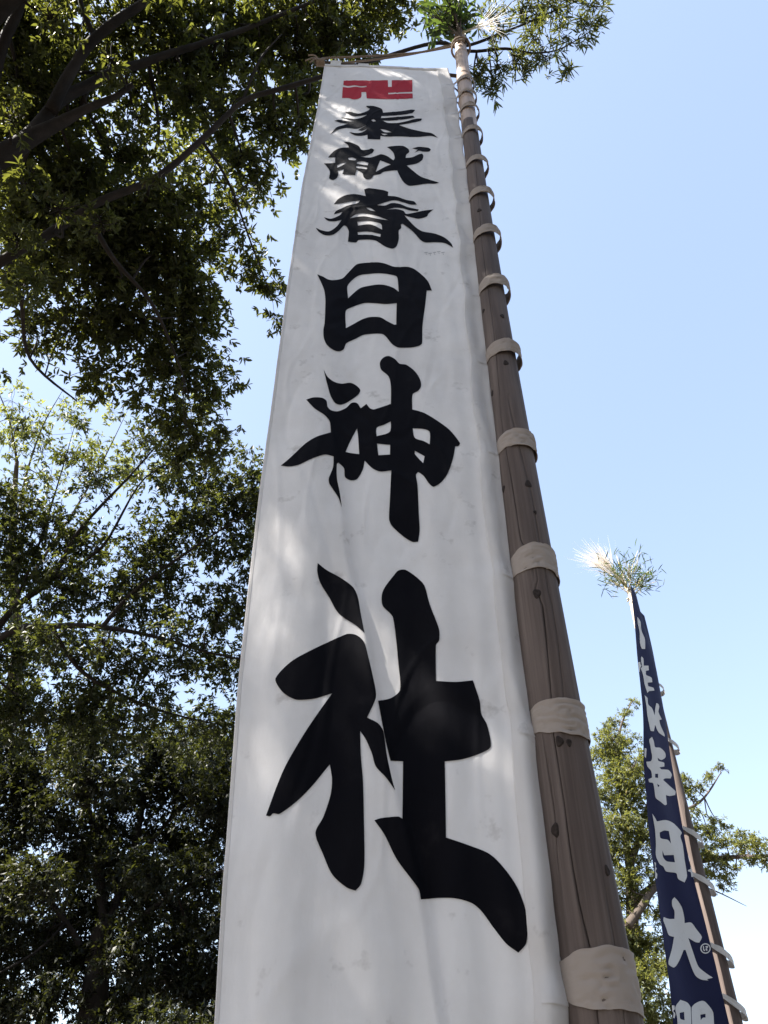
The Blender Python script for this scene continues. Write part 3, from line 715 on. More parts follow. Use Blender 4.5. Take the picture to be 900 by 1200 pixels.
# limbs that run on overhead, out of the picture
TA.limb([fork, np.array([-4.8, 3.2, 8.6]), np.array([-3.8, 2.0, 10.2]), np.array([-2.2, 1.5, 11.0]), np.array([-.8, 1.4, 11.2])], [0.144, 0.1152, 0.0864, 0.0504, 0.0216])
TA.limb([fork, np.array([-5.4, 3.4, 8.0]), np.array([-5.0, 1.8, 9.6]), np.array([-4.4, .2, 10.4])], [0.1224, 0.0936, 0.0648, 0.0288])
TA.limb([fork, np.array([-6.6, 5.4, 9.0]), np.array([-7.2, 6.0, 11.5]), np.array([-7.4, 6.2, 13.5])], [0.1584, 0.1152, 0.072, 0.0288])
A_BLOBS = [  # px, py, radius px, depth, cover
    (25,25,60,8.6,1.5),(85,40,60,9.4,1.5),(150,20,50,9.3,1.2),(205,22,50,9.6,1.2),(262,12,50,9.7,1.2),(320,18,45,9.9,1.2),(372,12,42,10.,1.3),(425,16,38,10.,1.3),(456,2,30,10.1,1.1),
    (20,95,60,8.6,1.5),(75,95,45,9.2,1.0),(200,75,40,9.4,.9),(250,75,40,9.5,1.0),(300,60,40,9.6,1.1),(345,55,38,9.8,1.2),(390,42,35,9.9,1.2),(425,52,25,9.9,.9),
    (20,165,50,8.8,1.4),(75,180,35,9.0,1.0),(225,118,34,9.2,.8),(265,140,36,9.2,1.0),(315,120,36,9.3,1.1),(350,110,28,9.4,1.1),(330,160,30,9.4,1.0),(285,185,28,9.3,.9),(305,215,24,9.4,.8),(350,165,18,9.5,.8),
    (95,215,42,8.8,1.5),(140,190,32,8.9,1.3),(40,240,50,8.8,1.2),(100,270,55,9.0,1.6),(165,245,42,9.0,1.6),(50,320,48,9.0,1.4),(130,320,60,9.1,1.8),(195,295,48,9.2,1.6),(215,235,28,9.0,1.2),
    (225,350,48,9.4,1.4),(165,375,58,9.3,1.7),(95,375,48,9.2,1.4),(35,385,38,9.2,.9),(230,405,42,9.5,1.3),(180,440,44,9.5,1.2),(240,460,34,9.6,1.1),(110,440,34,9.4,.9),(225,510,34,9.7,1.0),(190,500,28,9.6,.7),
    (262,275,28,9.3,.8),(290,315,28,9.4,.9),(318,335,24,9.5,.9),(322,375,14,9.5,.7),(275,235,22,9.3,.7),(262,505,18,9.7,.7),(250,535,24,9.8,.8),(205,540,22,9.8,.6),(160,140,16,9.0,.5),
    (30,215,30,7.3,.5),(70,245,28,7.4,.5),(15,140,30,7.2,.4),(120,262,26,7.6,.5),(60,20,34,7.6,.5),(130,70,22,7.8,.4),(190,215,20,7.9,.5),(20,330,34,7.5,.7),(20,280,30,7.4,.6)]
for px, py, r, t, cv in A_BLOBS:
    R = r/F*t
    TA.blob(atT(px, py, t), R, leaves_for(r, t, .086, .030, cv*2.3), L=.086, Wd=.030, k=9, sprays=14)
# the narrow-leaved end of the long limb against the sky, right of the pole
for px, py, r, t, n in [(575,20,20,9.6,150),(610,12,22,9.7,190),(645,5,24,9.8,240),(675,0,20,9.9,220),(690,30,20,9.6,200),(660,40,22,9.5,170),(625,45,20,9.4,140),(590,40,16,9.5,120),
                        (560,75,14,9.3,110),(580,85,15,9.3,120),(600,72,16,9.2,120),(640,70,16,9.2,100),(575,105,13,9.3,110),(612,82,9,9.2,40),(668,82,7,9.3,26),(640,-12,26,9.9,260),(600,-20,26,9.9,220),(556,92,10,9.3,70),(700,10,14,9.8,90),(510,18,12,9.7,50)]:
    TA.blob(atT(px, py, t), r/F*t, n*1.1, L=.115, Wd=.0175, k=9, flat=1.0, clump=.44, sprays=8)
# crown overhead and to the left, outside the picture: it shades the banner
def world_blob(T, c, R, n, **kw): T.blob(np.array(c), R, n, **kw)
for c, R in [((-7.4, 3.0, 9.8), 1.0), ((-6.8, 4.2, 11.0), 1.1), ((-7.6, 5.4, 12.2), 1.2), ((-6.6, 6.2, 13.4), 1.1), ((-8.2, 6.6, 11.4), 1.1), ((-5.6, 5.2, 12.6), 1.1), ((-3.1, .3, 12.0), .8), ((-4.6, 3.6, 11.6), 1.0), ((-5.6, 3.4, 10.8), 1.0), ((-3.4, 3.4, 12.0), .9), ((-2.2, 3.0, 12.4), .9), ((-4.0, 5.0, 12.6), 1.0), ((-2.6, 4.6, 13.0), 1.0), ((-1.0, 3.6, 12.8), .8)]:
    world_blob(TA, c, R, 2600*R*R, k=9, L=.10, Wd=.040, sprays=14)
for zb in np.arange(.4, 8.9, .5):
    for H, R in ((9.7, .62), (10.9, .75), (12.0, .8)):
        if H - zb < 2.2: continue
        c = np.array([.1, Y0, zb]) + SDIR*((H - zb)/SDIR[2]) + rng.normal(size=3)*.16
        world_blob(TA, c, R, 1500*R*R, k=9, L=.10, Wd=.040, sprays=12)
TA.gaps = [(atY(x, y, Y0), r) for x, y, r in [(308, 628, .09), (314, 652, .115), (322, 685, .125), (330, 712, .09), (312, 750, .09), (318, 778, .08), (300, 880, .07), (397, 122, .07), (396, 134, .07), (400, 160, .08), (402, 182, .08), (402, 200, .07), (406, 235, .08), (402, 247, .07), (455, 88, .05), (475, 92, .05), (392, 215, .04),
    (540, 60, .10), (548, 95, .10), (470, 770, .05), (465, 800, .05), (590, 900, .06)]]
TA.finish()

# ---- middle-left broadleaf tree behind it
TB = Tree('broadleaf_tree', 'evergreen broadleaf tree with spreading upright limbs and sky gaps behind the oak', (-9.5, 13.5, 0), M_bark, M_leafB)
fb = atT(-90, 850, 13.2)
TB.limb([TB.base + np.array([0, 0, -.2]), TB.base*.6 + fb*.4, fb], [.36, .30, .26], 'trunk', 14)
TB.limb([fb, atT(0, 748, 13.0), atT(60, 734, 13.0), atT(120, 735, 13.0), atT(180, 746, 13.1), atT(250, 766, 13.3), atT(300, 775, 13.5)], [0.0884, 0.05746, 0.05304, 0.03978, 0.03094, 0.01989, 0.00884])
TB.limb([fb, atT(10, 720, 13.6), atT(60, 680, 13.9), atT(90, 625, 14.0), atT(150, 560, 14.2), atT(222, 480, 14.5)], [0.102, 0.0612, 0.0442, 0.034, 0.02312, 0.00408])
TB.limb([atT(60, 680, 13.9), atT(120, 640, 13.8), atT(170, 560, 13.9), atT(235, 530, 14.0)], [0.034, 0.0272, 0.01496, 0.0034])
TB.limb([atT(20, 700, 13.8), atT(45, 640, 14.2), atT(70, 560, 14.6), atT(90, 490, 14.9)], [0.0306, 0.0238, 0.0136, 0.00272])
TB.limb([atT(120, 735, 13.0), atT(160, 690, 13.2), atT(230, 640, 13.5), atT(290, 600, 13.8)], [0.0408, 0.034, 0.0238, 0.00816])
TB.limb([atT(60, 734, 13.0), atT(100, 790, 13.2), atT(180, 830, 13.4), atT(260, 850, 13.6)], [0.0408, 0.034, 0.0238, 0.00816])
B_BLOBS = [(110,560,36,14.5,.7),(165,520,34,14.6,.6),(205,555,36,14.3,.7),(248,555,38,14.2,1.0),(285,585,38,14.2,1.2),(235,600,45,14.,1.2),(285,640,42,14.,1.3),(180,640,50,13.9,1.0),(115,640,40,14.2,.8),(55,615,42,14.4,1.1),(15,590,40,14.4,1.2),(20,660,45,14.,1.4),
           (60,745,30,12.4,.7),(120,752,26,12.4,.6),(200,748,28,12.5,.6),(75,695,45,13.7,1.3),(140,700,45,13.6,1.2),(200,700,48,13.6,1.2),(255,710,42,13.7,1.2),(25,770,30,13.5,.8),(85,770,38,13.3,.9),(150,775,42,13.4,.8),(210,775,38,13.5,.9),(262,780,36,13.7,1.1),(30,830,45,13.5,1.5),(95,830,48,13.5,1.3),(160,840,46,13.5,1.2),(220,850,38,13.7,.8),(268,850,34,13.8,1.1),
           (300,560,20,14.4,1.0),(290,530,16,14.5,.8),(25,500,22,15.2,.5),(82,530,22,14.8,.6),(92,495,16,14.9,.6),(220,485,20,14.6,.6),(300,720,25,13.8,1.2),(330,600,40,14.3,.9),(330,680,40,14.,.9),(320,800,40,13.9,.9),(375,640,40,14.5,.7),(370,740,40,14.3,.7),(-40,620,60,14.,1.2),(-50,720,60,13.6,1.2),(-50,800,60,13.4,1.2)]
for px, py, r, t, cv in B_BLOBS:
    TB.blob(atT(px, py, t), r/F*t, leaves_for(r, t, .105, .040, cv*2.2), L=.105, Wd=.040, k=9, simple=True, sprays=14)
TB.finish()

# ---- shaded tree low on the left
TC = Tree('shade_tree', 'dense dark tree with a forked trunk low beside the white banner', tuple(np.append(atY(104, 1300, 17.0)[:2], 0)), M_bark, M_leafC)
TC.limb([TC.base + np.array([0, 0, -.2]), atY(104, 1240, 17.0), atY(112, 1150, 17.0), atY(122, 1080, 17.0)], [.30, .27, .24, .2], 'trunk', 14)
TC.limb([atY(122, 1080, 17.0), atY(114, 1000, 17.0), atY(108, 960, 17.0), atY(85, 915, 17.0), atY(60, 880, 16.8)], [0.112, 0.088, 0.08, 0.056, 0.024])
TC.limb([atY(122, 1090, 17.0), atY(150, 1020, 17.2), atY(166, 950, 17.3), atY(176, 895, 17.4)], [0.104, 0.08, 0.064, 0.024])
TC.limb([atY(116, 1130, 17.0), atY(160, 1080, 16.6), atY(215, 1040, 16.4), atY(260, 1020, 16.4)], [0.08, 0.056, 0.04, 0.016])
TC.limb([atY(112, 1140, 17.0), atY(70, 1070, 16.8), atY(30, 1030, 16.8), atY(-20, 1000, 16.8)], [0.08, 0.056, 0.04, 0.024])
TC.limb([atY(150, 1020, 17.2), atY(230, 930, 17.6), atY(310, 900, 18)], [0.048, 0.04, 0.016])
C_BL = []
for j, py in enumerate(range(880, 1261, 48)):
    for i, px in enumerate(range(-40, 460, 52)):
        x = px + (26 if j % 2 else 0) + rng.normal()*9; y = py + rng.normal()*9
        cv = 1.0 if px < 290 else .55
        if math.hypot(x - 40, y - 1085) < 34 or math.hypot(x - 250, y - 1065) < 26: cv = .35
        C_BL.append((x, y, 36 + 8*rng.random(), 17.0 + 4.0*(rng.random() - .5), cv))
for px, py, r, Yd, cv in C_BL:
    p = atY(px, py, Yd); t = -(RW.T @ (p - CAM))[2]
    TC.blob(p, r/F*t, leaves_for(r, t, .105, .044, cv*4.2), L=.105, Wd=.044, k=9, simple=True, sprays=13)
TC.finish()

# ---- pale far tree at the left edge
TE = Tree('pale_tree', 'thin pale sunlit tree at the left with sparse leaves', (-13.0, 19.0, 0), M_bark2, M_leafE)
TE.limb([TE.base + np.array([0, 0, -.2]), atT(-20, 900, 19.5), atT(18, 790, 19.5), atT(20, 740, 19.5), atT(14, 640, 19.5), atT(20, 540, 19.6)], [.28, .22, .17, .15, .10, .05], 'trunk', 12)
TE.limb([atT(14, 640, 19.5), atT(30, 560, 19.5), atT(50, 500, 19.6), atT(75, 455, 19.6)], [.045, .03, .018, .004])
TE.limb([atT(18, 700, 19.5), atT(60, 640, 19.5), atT(110, 560, 19.6), atT(150, 480, 19.8)], [.05, .035, .02, .004])
TE.limb([atT(20, 540, 19.6), atT(10, 490, 19.6), atT(-10, 440, 19.6)], [.035, .02, .005])
for px, py, r, t, cv in [(85,495,16,19.6,.5),(50,530,18,19.6,.5),(100,470,14,19.7,.4),(15,470,26,19.6,.5),(10,520,28,19.6,.6),(45,495,24,19.6,.35),(75,470,16,19.6,.3),(115,520,24,19.6,.6),(140,550,26,19.6,.6),(60,560,24,19.5,.5),(130,480,16,19.7,.35),(-30,500,40,19.6,.6),(165,560,20,19.6,.6),(30,770,25,19.5,.5),(230,470,14,19.7,.2)]:
    TE.blob(atT(px, py, t), r/F*t, leaves_for(r, t, .13, .05, cv*1.7), L=.13, Wd=.05, k=7, simple=True)
TE.finish()

# ---- light-blocking trees, added behind and beside the viewer and at far left
for bx, by, hh, lab in ((5.6, -4.6, 12.5, 'added leafy tree behind the viewer on the navy banner side, blocking skylight'), (.2, -8.2, 13.0, 'added leafy tree straight behind the viewer, blocking skylight'), (-5.4, -7.0, 12.0, 'added leafy tree behind the viewer on the oak side, blocking skylight'), (9.8, .4, 11.0, 'added leafy tree beside the open sky, abreast of the viewer, blocking skylight'), (-10.6, 17.2, 13.6, 'added leafy tree past the forked dark tree, at the left edge, blocking sun')):
    T = Tree('broadleaf_tree', lab, (bx, by, 0), M_bark, M_leafB)
    T.limb([T.base + np.array([0, 0, -.2]), T.base + np.array([.1, 0, 3]), T.base + np.array([-.1, .1, 7]), T.base + np.array([.1, .2, hh - 1])], [.34, .28, .2, .06], 'trunk', 12)
    for k in range(9):
        a = k*2.4; z = 3.2 + .8*k
        T.limb([T.base + np.array([0, 0, z]), T.base + np.array([1.3*math.cos(a), 1.3*math.sin(a), z + .7]), T.base + np.array([2.5*math.cos(a), 2.5*math.sin(a), z + 1.1])], [.10, .07, .02], n=7, sub=3)
    for k in range(46):
        a = k*2.399; f = (k + .5)/46; z = 1.3 + (hh - 1.3)*f; rr = 3.0*math.sqrt(max(.05, 1 - ((z - hh*.55)/(hh*.55))**2))*(.45 + .55*rng.random())
        T.blob(T.base + np.array([rr*math.cos(a), rr*math.sin(a), z]), 1.05, 420, L=.16, Wd=.075, k=7, simple=True, sprays=9)
    T.finish()

# ---- tree behind the blue banner
bD = atY(735, 1250, 21.0)
TD = Tree('conifer', 'sunlit yellow-green tree with drawn-out side boughs behind the navy banner', (bD[0], 21.0, 0), M_bark2, M_leafD)
TD.limb([TD.base + np.array([0, 0, -.2]), atY(738, 1230, 21.0), atY(742, 1120, 21.0), atY(738, 1020, 21.0), atY(728, 930, 21.0), atY(722, 870, 21.0)], [.30, .24, .17, .12, .07, .03], 'trunk', 14)
TD.limb([atY(735, 1085, 20.2), atY(752, 1062, 20.2), atY(768, 1040, 20.3), atY(785, 1030, 20.5)], [.11, .10, .08, .05])
TD.limb([atY(738, 1020, 21.0), atY(748, 985, 20.8), atY(757, 950, 20.8), atY(765, 925, 20.8)], [.09, .07, .05, .02])
TD.limb([atY(740, 1060, 21.0), atY(790, 1020, 20.8), atY(840, 1006, 20.6), atY(885, 1004, 20.4), atY(930, 1000, 20.2)], [.10, .08, .06, .05, .02])
TD.limb([atY(738, 1000, 21.0), atY(780, 960, 20.8), atY(820, 940, 20.7), atY(845, 905, 20.6)], [.07, .05, .035, .012])
TD.limb([atY(722, 890, 21.0), atY(728, 850, 21.0), atY(742, 820, 21.0)], [.05, .03, .01])
TD.limb([atY(738, 1030, 21.0), atY(715, 1000, 21.0), atY(690, 960, 21.0)], [.07, .05, .02])
TD.limb([atY(800, 1030, 20.8), atY(840, 1045, 20.6), atY(875, 1062, 20.5)], [.03, .018, .005], n=6)
D_BL = [(742,824,7,.9),(734,836,8,1.),(724,845,10,1.),(708,850,10,1.),(715,862,14,1.1),(730,875,18,1.1),(705,885,18,1.2),(745,895,18,1.1),(720,905,22,1.2),(700,925,22,1.2),(745,925,22,1.2),(725,945,24,1.2),(755,950,16,1.),(705,965,22,1.),(740,975,22,.8),
        (805,912,9,1.),(800,925,10,1.),(842,900,7,1.),(832,908,8,1.),(820,920,9,1.),(808,932,10,.9),(815,970,12,1.1),(830,978,14,1.2),(850,984,13,1.2),(868,990,12,1.2),(886,992,11,1.1),(903,994,12,1.),(825,998,16,1.2),(850,1002,12,1.),(840,1020,14,1.),(822,1025,14,1.),(845,1040,8,.7),(800,990,14,1.),(795,960,10,.8),
        (760,985,18,.7),(720,1000,24,.6),(760,1020,20,.6),(735,1040,22,.5),(715,1050,20,.6),(745,1085,24,.9),(775,1075,18,.9),(760,1110,26,1.2),(735,1120,24,1.),(780,1130,20,1.2),(760,1150,26,1.3),(735,1165,22,1.),(785,1165,18,1.1),(765,1190,26,1.3),(745,1210,26,1.2),(790,1205,22,1.2),(770,1240,30,1.2),(730,1240,30,1.2),
        (728,915,24,1.2),(722,960,26,1.3),(735,1000,26,1.),(728,1030,24,1.1),(742,1060,20,.7),(733,1100,26,1.4),(745,1140,26,1.4),(740,1185,28,1.4),(775,1000,14,.8),(700,1010,20,1.),(710,1085,22,1.),(725,890,16,1.3),(714,875,14,1.2),(752,905,14,1.2),(868,978,9,1.),(884,982,10,1.),(895,1005,11,1.1),(878,1008,10,1.),(912,990,14,1.),(925,1002,16,1.),(940,998,16,1.),(905,1012,10,.9),(848,968,8,1.),(835,962,8,1.),(812,950,8,.9),(850,1030,10,.8),(870,1000,9,1.),(860,1020,10,.8),(690,1010,26,.8),(680,1060,30,.8),(690,1120,32,.9),(690,1190,34,.9)]
for px, py, r, cv in D_BL:
    p = atY(px, py, 20.5 + .8*rng.normal()*.6); t = -(RW.T @ (p - CAM))[2]
    TD.blob(p, r/F*t, leaves_for(r, t, .10, .030, cv*2.0), L=.10, Wd=.030, k=10, simple=True, sprays=7, flat=.7)
TD.finish()

# ------------------------------------------------------------------ second pole and banner
Y2 = 9.9
QB, QT = atY(861, 1196, Y2), atY(737.5, 690, Y2)
def b2_axis(z):
    k = sstep(QT[2] - 3.6, QT[2] - 1.2, z)
    return pole2_axis(z) + np.array([.105, -.10, 0])*k
def pole2_axis(z): return QB + (QT - QB)*((z - QB[2])/(QT[2] - QB[2]))
pole2 = root('banner_pole', 'slender brown pole carrying the navy banner, with pale bamboo at its tip', 'pole')
pole2.location = (pole2_axis(0)[0], pole2_axis(0)[1], 0)
ZS2 = QT[2] - 1.5
P = []
for z in np.arange(-.1, ZS2 + .01, .1):
    a = pole2_axis(z); r = np.interp(z, [0, 3, ZS2], [.095, .080, .066])
    P.append([np.array([a[0] + r*(1 + .04*noise.noise((math.cos(q), math.sin(q), z)))*math.cos(q), a[1] + r*math.sin(q), z]) for q in np.linspace(0, 2*math.pi, 25)[:-1]])
g = MB(); g.grid(P, close=True); g.v = to_local(pole2.location, g.v); g.build('log', M_log, pole2)
build_bamboo(pole2, pole2_axis, ZS2 - .3, QT[2], lambda z: float(np.interp(z, [ZS2, QT[2]], [.070, .05])), [QT[2] - .3, QT[2] - .75, QT[2] - 1.2], M_bamboo2, 'bamboo_extension')

WB2 = .92
LE2 = [(742, 700), (743.5, 730), (746, 765), (752, 841), (757, 906), (759.5, 950), (763, 994), (768, 1033), (775, 1102), (781, 1148), (787, 1185), (793, 1230), (800, 1300)]
ly = np.array([p[1] for p in LE2]); lx = np.array([p[0] for p in LE2])
ZB2T = float(QT[2] - .62); ZB2B = 1.1
ANG_Z, ANG = [], []
for z in np.linspace(ZB2B, ZB2T, 40):
    a = b2_axis(z); gap = .13 - .11*sstep(QT[2] - 3.6, QT[2] - 1.2, z)
    best = None
    for q in np.linspace(math.radians(-115), math.radians(-15), 120):    # 0: toward -x; negative: toward the viewer
        d = np.array([-math.cos(q), math.sin(q), 0]); p = a + d*(gap + WB2)
        x, y = proj(p); e = abs(x - np.interp(y, ly, lx))
        if best is None or e < best[0]: best = (e, q)
    ANG_Z.append(z); ANG.append(best[1])
ANG = np.convolve(np.pad(ANG, 3, mode='edge'), np.ones(7)/7, 'valid')
def b2_pt(s, z, off=0.0):
    """s = 0 at the free edge, 1 at the pole side"""
    a = b2_axis(z); q = float(np.interp(z, ANG_Z, ANG)); gap = .13 - .11*sstep(QT[2] - 3.6, QT[2] - 1.2, z)
    d = np.array([-math.cos(q), math.sin(q), 0]); nrm = np.array([-d[1], d[0], 0])
    if nrm.dot(np.append(CAM[:2] - a[:2], 0)) < 0: nrm = -nrm
    dist = gap + WB2*(1 - s)
    bul = .05*math.sin(math.pi*s)*math.sin(z*1.1 + .4) + .018*math.sin(s*7 + z*2.1) + .02*noise.noise((s*2, 7, z*1.3))
    return a + d*dist + nrm*(bul + off)
ban2 = root('nobori_banner', 'narrow navy blue banner with white brush characters, twisting beside its slender pole', 'banner')
ban2.location = tuple(b2_pt(1, ZB2B)); BL2 = np.array(ban2.location)
SG2 = np.linspace(0, 1, 41); ZG2 = np.linspace(ZB2B, ZB2T, 181)
g = MB(); g.grid([[b2_pt(s, z) - BL2 for s in SG2] for z in ZG2]); g.build('cloth', M_navy, ban2)
grid_s = np.linspace(0, 1, 31); grid_z = np.linspace(ZB2B, ZB2T, 160)
gp = np.array([[proj(b2_pt(s, z)) for s in grid_s] for z in grid_z])
def px_to_sz2(px, py):
    d = ((gp - np.array([px, py]))**2).sum(-1); i, j = np.unravel_index(np.argmin(d), d.shape)
    s, z = grid_s[j], grid_z[i]
    for _ in range(6):
        f0 = np.array(proj(b2_pt(s, z))); e = np.array([px, py]) - f0
        js = (np.array(proj(b2_pt(s + 1e-3, z))) - f0)/1e-3; jz = (np.array(proj(b2_pt(s, z + 1e-3))) - f0)/1e-3
        J = np.stack([js, jz], 1)
        try: st = np.linalg.solve(J, e)
        except np.linalg.LinAlgError: break
        s += max(-.2, min(.2, st[0])); z += max(-.3, min(.3, st[1]))
        s = min(1, max(0, s)); z = min(ZB2T - .02, max(ZB2B, z))
    return float(s), float(z)
r7 = Z(730, 700, .21667); r8 = Z(740, 940, .21667)
def ring(cx, cy, ro, ri, n=14):
    return [[(cx + ro*math.cos(2*math.pi*k/n), cy + ro*math.sin(2*math.pi*k/n)) for k in range(n)], [(cx + ri*math.cos(2*math.pi*k/n), cy + ri*math.sin(2*math.pi*k/n)) for k in range(n)]]
rg = ring(398, 792, 28, 22)
L2 = [
    ('brush_character', [[r7([(75,105),(92,130),(98,180),(116,225),(118,280),(100,278),(90,245),(88,190),(78,140)])]]),
    ('brush_character', [[r7([(97,320),(108,330),(110,370),(136,370),(138,395),(122,398),(124,420),(152,435),(157,460),(132,462),(135,480),(163,490),(168,505),(140,508),(130,518),(115,470),(110,440),(105,415),(95,385),(102,375),(96,345)])]]),
    ('side_character', [[r7([(80,352),(92,350),(93,362),(98,370),(92,380),(88,405),(80,400),(82,380),(80,370)])]]),
    ('brush_character', [[r7([(115,530),(130,545),(135,580),(155,600),(170,640),(172,605),(178,572),(190,578),(194,594),(190,620),(208,660),(195,665),(200,690),(222,740),(224,755),(190,730),(172,690),(165,725),(148,722),(140,690),(130,640),(125,590)])]]),
    ('brush_character', [[r7([(140,770),(155,755),(165,780),(172,810),(200,815),(225,840),(228,865),(205,880),(185,868),(190,885),(220,895),(222,915),(195,920),(205,930),(245,935),(262,960),(256,980),(225,980),(215,988),(250,1020),(282,1050),(280,1070),(250,1075),(230,1070),(235,1120),(225,1125),(200,1105),(175,1085),(168,1040),(160,1005),(140,1000),(135,985),(155,975),(150,940),(130,915),(124,890),(150,885),(155,860),(150,830),(145,800)]), r7([(172,955),(188,955),(188,978),(172,975)]), r7([(183,1008),(196,1020),(187,1027)])]]),
    ('side_character', [[r7([(115,815),(125,820),(122,870),(114,860)])]]),
    ('brush_character', [[r8([(110,62),(125,85),(135,105),(185,98),(225,115),(270,165),(262,185),(275,230),(285,310),(298,400),(285,435),(250,415),(240,385),(185,375),(170,350),(150,335),(130,290),(130,230),(125,150)]), r8([(150,165),(175,154),(200,157),(212,226),(195,205),(155,195)]), r8([(165,262),(175,288),(226,286),(233,326),(188,320),(168,296)])]]),
    ('side_character', [[r8([(318,335),(325,335),(328,360),(336,365),(330,372),(332,405),(322,405),(318,380),(305,375),(303,368),(318,362)])]]),
    ('brush_character', [[r8([(218,530),(230,515),(245,530),(270,570),(283,625),(285,655),(320,652),(350,690),(378,730),(365,760),(345,758),(305,735),(330,810),(360,890),(400,925),(438,950),(405,958),(415,965),(375,960),(345,940),(325,900),(290,800),(280,800),(260,850),(240,885),(225,895),(200,880),(198,860),(215,800),(228,730),(200,720),(185,680),(170,640),(172,622),(200,632),(230,632),(230,590),(218,560)])]]),
    ('round_seal', [[r8(rg[0]), r8(rg[1])], [r8([(384,780),(389,778),(391,797),(397,803),(393,807),(386,800)])], [r8([(398,780),(411,778),(412,786),(405,793),(410,801),(404,806),(398,796),(404,787),(398,786)])]]),
    ('side_character', [[r8([(121,325),(130,330),(128,350),(134,360),(128,375),(137,390),(135,415),(127,412),(126,385),(123,370),(125,350)])]]),
    ('brush_character', [[r8([(235,1110),(262,1070),(300,1085),(318,1112),(320,1300),(300,1330),(250,1330),(245,1170)]), r8([(258,1140),(282,1135),(285,1180),(262,1172)]), r8([(262,1215),(290,1215),(290,1260),(266,1260)])],
                         [r8([(323,1112),(345,1088),(385,1075),(415,1100),(440,1140),(446,1330),(440,1400),(400,1400),(405,1300),(362,1300),(358,1380),(322,1400),(330,1300)]), r8([(370,1150),(398,1145),(398,1166),(385,1166),(372,1180)]), r8([(368,1215),(402,1212),(402,1255),(368,1258)])]]),
    ('side_character', [[r8([(217,1100),(230,1100),(232,1120),(222,1130),(235,1145),(230,1170),(224,1165),(225,1140),(218,1130)])]]),
]
for nm, sh in L2:
    try: letter_mesh(nm, sh, px_to_sz2, b2_pt, SG2, ZG2, M_wletter, ban2, .006, BL2)
    except Exception as ex: print('LETTER', nm, ex)
for k, (py, xx) in enumerate([(800, 764), (868, 781), (975, 808), (1030, 822), (1112, 842), (1172, 856), (1240, 872)]):
    z = float(atY(xx, py, Y2)[2])
    E = b2_pt(1.0, z)
    d = pole2_axis(z) - E
    tie_loop(ban2, E, pole2_axis, .095, z - .05, .085, .025, -.75, M_band2, 20.0 + k)

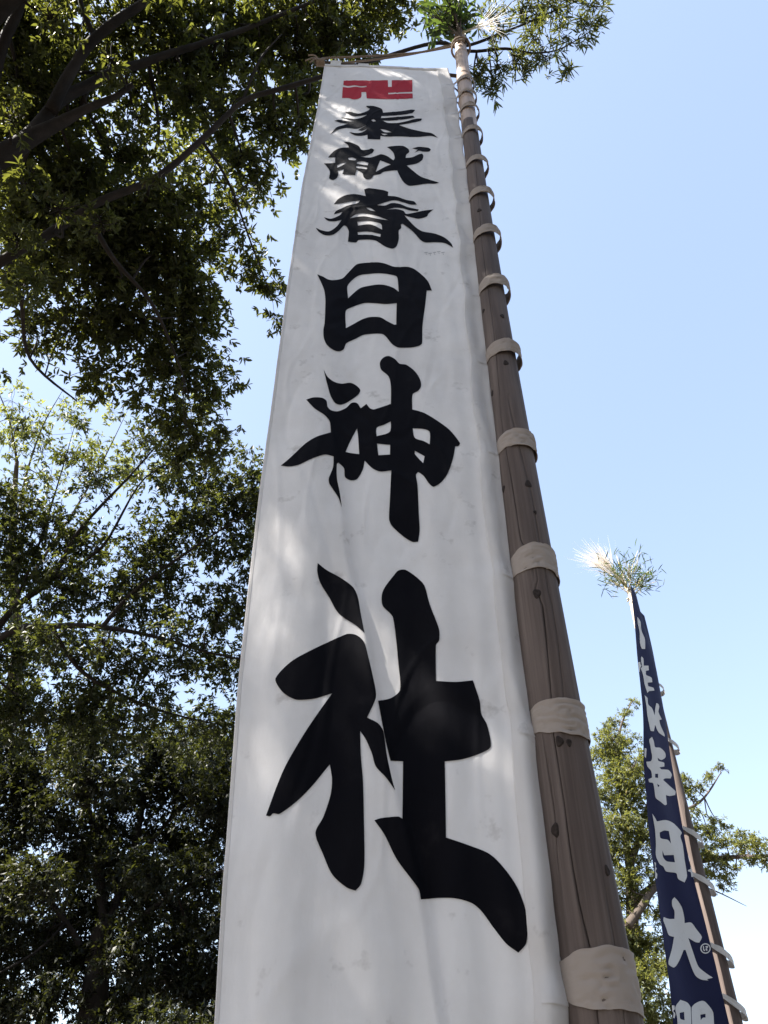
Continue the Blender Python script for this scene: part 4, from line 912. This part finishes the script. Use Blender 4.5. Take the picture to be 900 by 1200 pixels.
# ------------------------------------------------------------------ greenery tied to the pole tops
def decoration(name, label, base, stems, leafspec, plume_dirs, plume_len, stemlen, fine=None, leafmat=None, nfib=260, fw_=.0022, spread=.22):
    o = root(name, label, 'decoration'); o.location = tuple(base)
    base = np.array(base); g = MB(); V, Q, nv = [], [], 0
    for d, ln in stems:
        d = np.array(d, float); d /= np.linalg.norm(d)
        p = spline([base - d*.10 + np.array([0, 0, -.15]), base + d*ln*.5 + rng.normal(size=3)*.02, base + d*ln + np.array([0, 0, -.03*ln])], 5)
        g.tube([q - base for q in p], np.linspace(.010, .004, len(p)), 5)
        nl, L, Wd, spr = leafspec
        t = .25 + .75*rng.random(nl)
        C = np.array([base + d*ln*tt for tt in t]) + rng.normal(size=(nl, 3))*spr
        D = unit(rng.normal(size=(nl, 3)) + d*.9)
        Nn = unit(rng.normal(size=(nl, 3))*.6 + np.array([0, 0, 1]))
        v, q = leaf_batch(C - base, D, Nn, L*(.6 + .7*rng.random(nl)), Wd*(.7 + .6*rng.random(nl)))
        V.append(v); Q.append(q + nv); nv += len(v)
        for c, dd in list(zip(C, D))[::3]:
            g.tube([base + d*ln*.4 - base, c - base], [.004, .002], 3, cap=False)
    g.build('stems', M_straw if fine else M_bark2, o)
    tag(quads_obj('leaves', np.concatenate(V), np.concatenate(Q), leafmat or M_sprig, o), kind='stuff')
    # silky plume of fine fibres
    FV, FQ, nf = [], [], 0
    for pd in plume_dirs:
        pd = np.array(pd, float); pd /= np.linalg.norm(pd)
        g2 = MB(); g2.tube([np.zeros(3), pd*stemlen*.5 + np.array([0, 0, .02]), pd*stemlen], [.009, .007, .004], 6); g2.build('plume_stalk', M_straw, o)
        n = nfib
        st = pd*stemlen*(.55 + .45*rng.random((n, 1)))
        dr = unit(pd + rng.normal(size=(n, 3))*spread)
        ln = plume_len*(.5 + .6*rng.random((n, 1)))
        bend = rng.normal(size=(n, 3))*.09*plume_len + np.array([-.10, 0, -.34])*plume_len*rng.random((n, 1))
        w = unit(np.cross(dr, rng.normal(size=(n, 3))))*fw_
        m = st + dr*ln*.55 + bend*.3; e = st + dr*ln + bend
        v = np.stack([st - w, st + w, m + w, m - w, e + w*.3, e - w*.3], 1).reshape(-1, 3)
        k = (np.arange(n)*6)[:, None]
        q = np.concatenate([k + np.array([[0, 1, 2, 3]]), k + np.array([[3, 2, 4, 5]])], 1).reshape(-1, 4)
        FV.append(v); FQ.append(q + nf); nf += len(v)
    tag(quads_obj('plume', np.concatenate(FV), np.concatenate(FQ), M_plume, o), kind='stuff')
    return o
d1 = PT + np.array([0, 0, -.03])
decoration('pole_top_greenery', 'dark green leafy sprigs and a pale grass plume tied on the log pole tip', d1 + np.array([-.01, -.05, -.10]),
           [((-.4, -.1, 1), .62), ((-.6, .2, .9), .48), ((.1, .2, 1), .66), ((-.2, -.4, .9), .45), ((.2, -.1, 1), .5), ((-.7, -.2, .6), .36), ((.0, -.3, 1), .6), ((-.3, -.5, .5), .3)], (46, .11, .030, .045),
           [(.62, .10, 1.3), (.50, .15, 1.3), (.75, .1, 1.2)], .95, .55, nfib=16, fw_=.0011, spread=.08)
d2 = QT + np.array([0, 0, -.03])
decoration('pole_top_greenery', 'bright silky grass plume and thin bamboo twigs on the navy banner pole tip', d2,
           [((.35, 0, 1), .95), ((.8, 0, .8), .7), ((-.1, 0, 1), .8), ((.75, .1, .4), .62), ((-.8, 0, .5), .45), ((.1, -.2, 1), .5), ((-.5, .1, .9), .8), ((-.3, -.2, .25), .35), ((.3, -.2, .25), .35)], (40, .16, .016, .08),
           [(-.50, -.05, 1), (-.80, 0, .95), (-.40, .1, 1.05), (-.62, .05, 1.1)], .66, .62, fine=True, nfib=75, fw_=.0022, spread=.20)
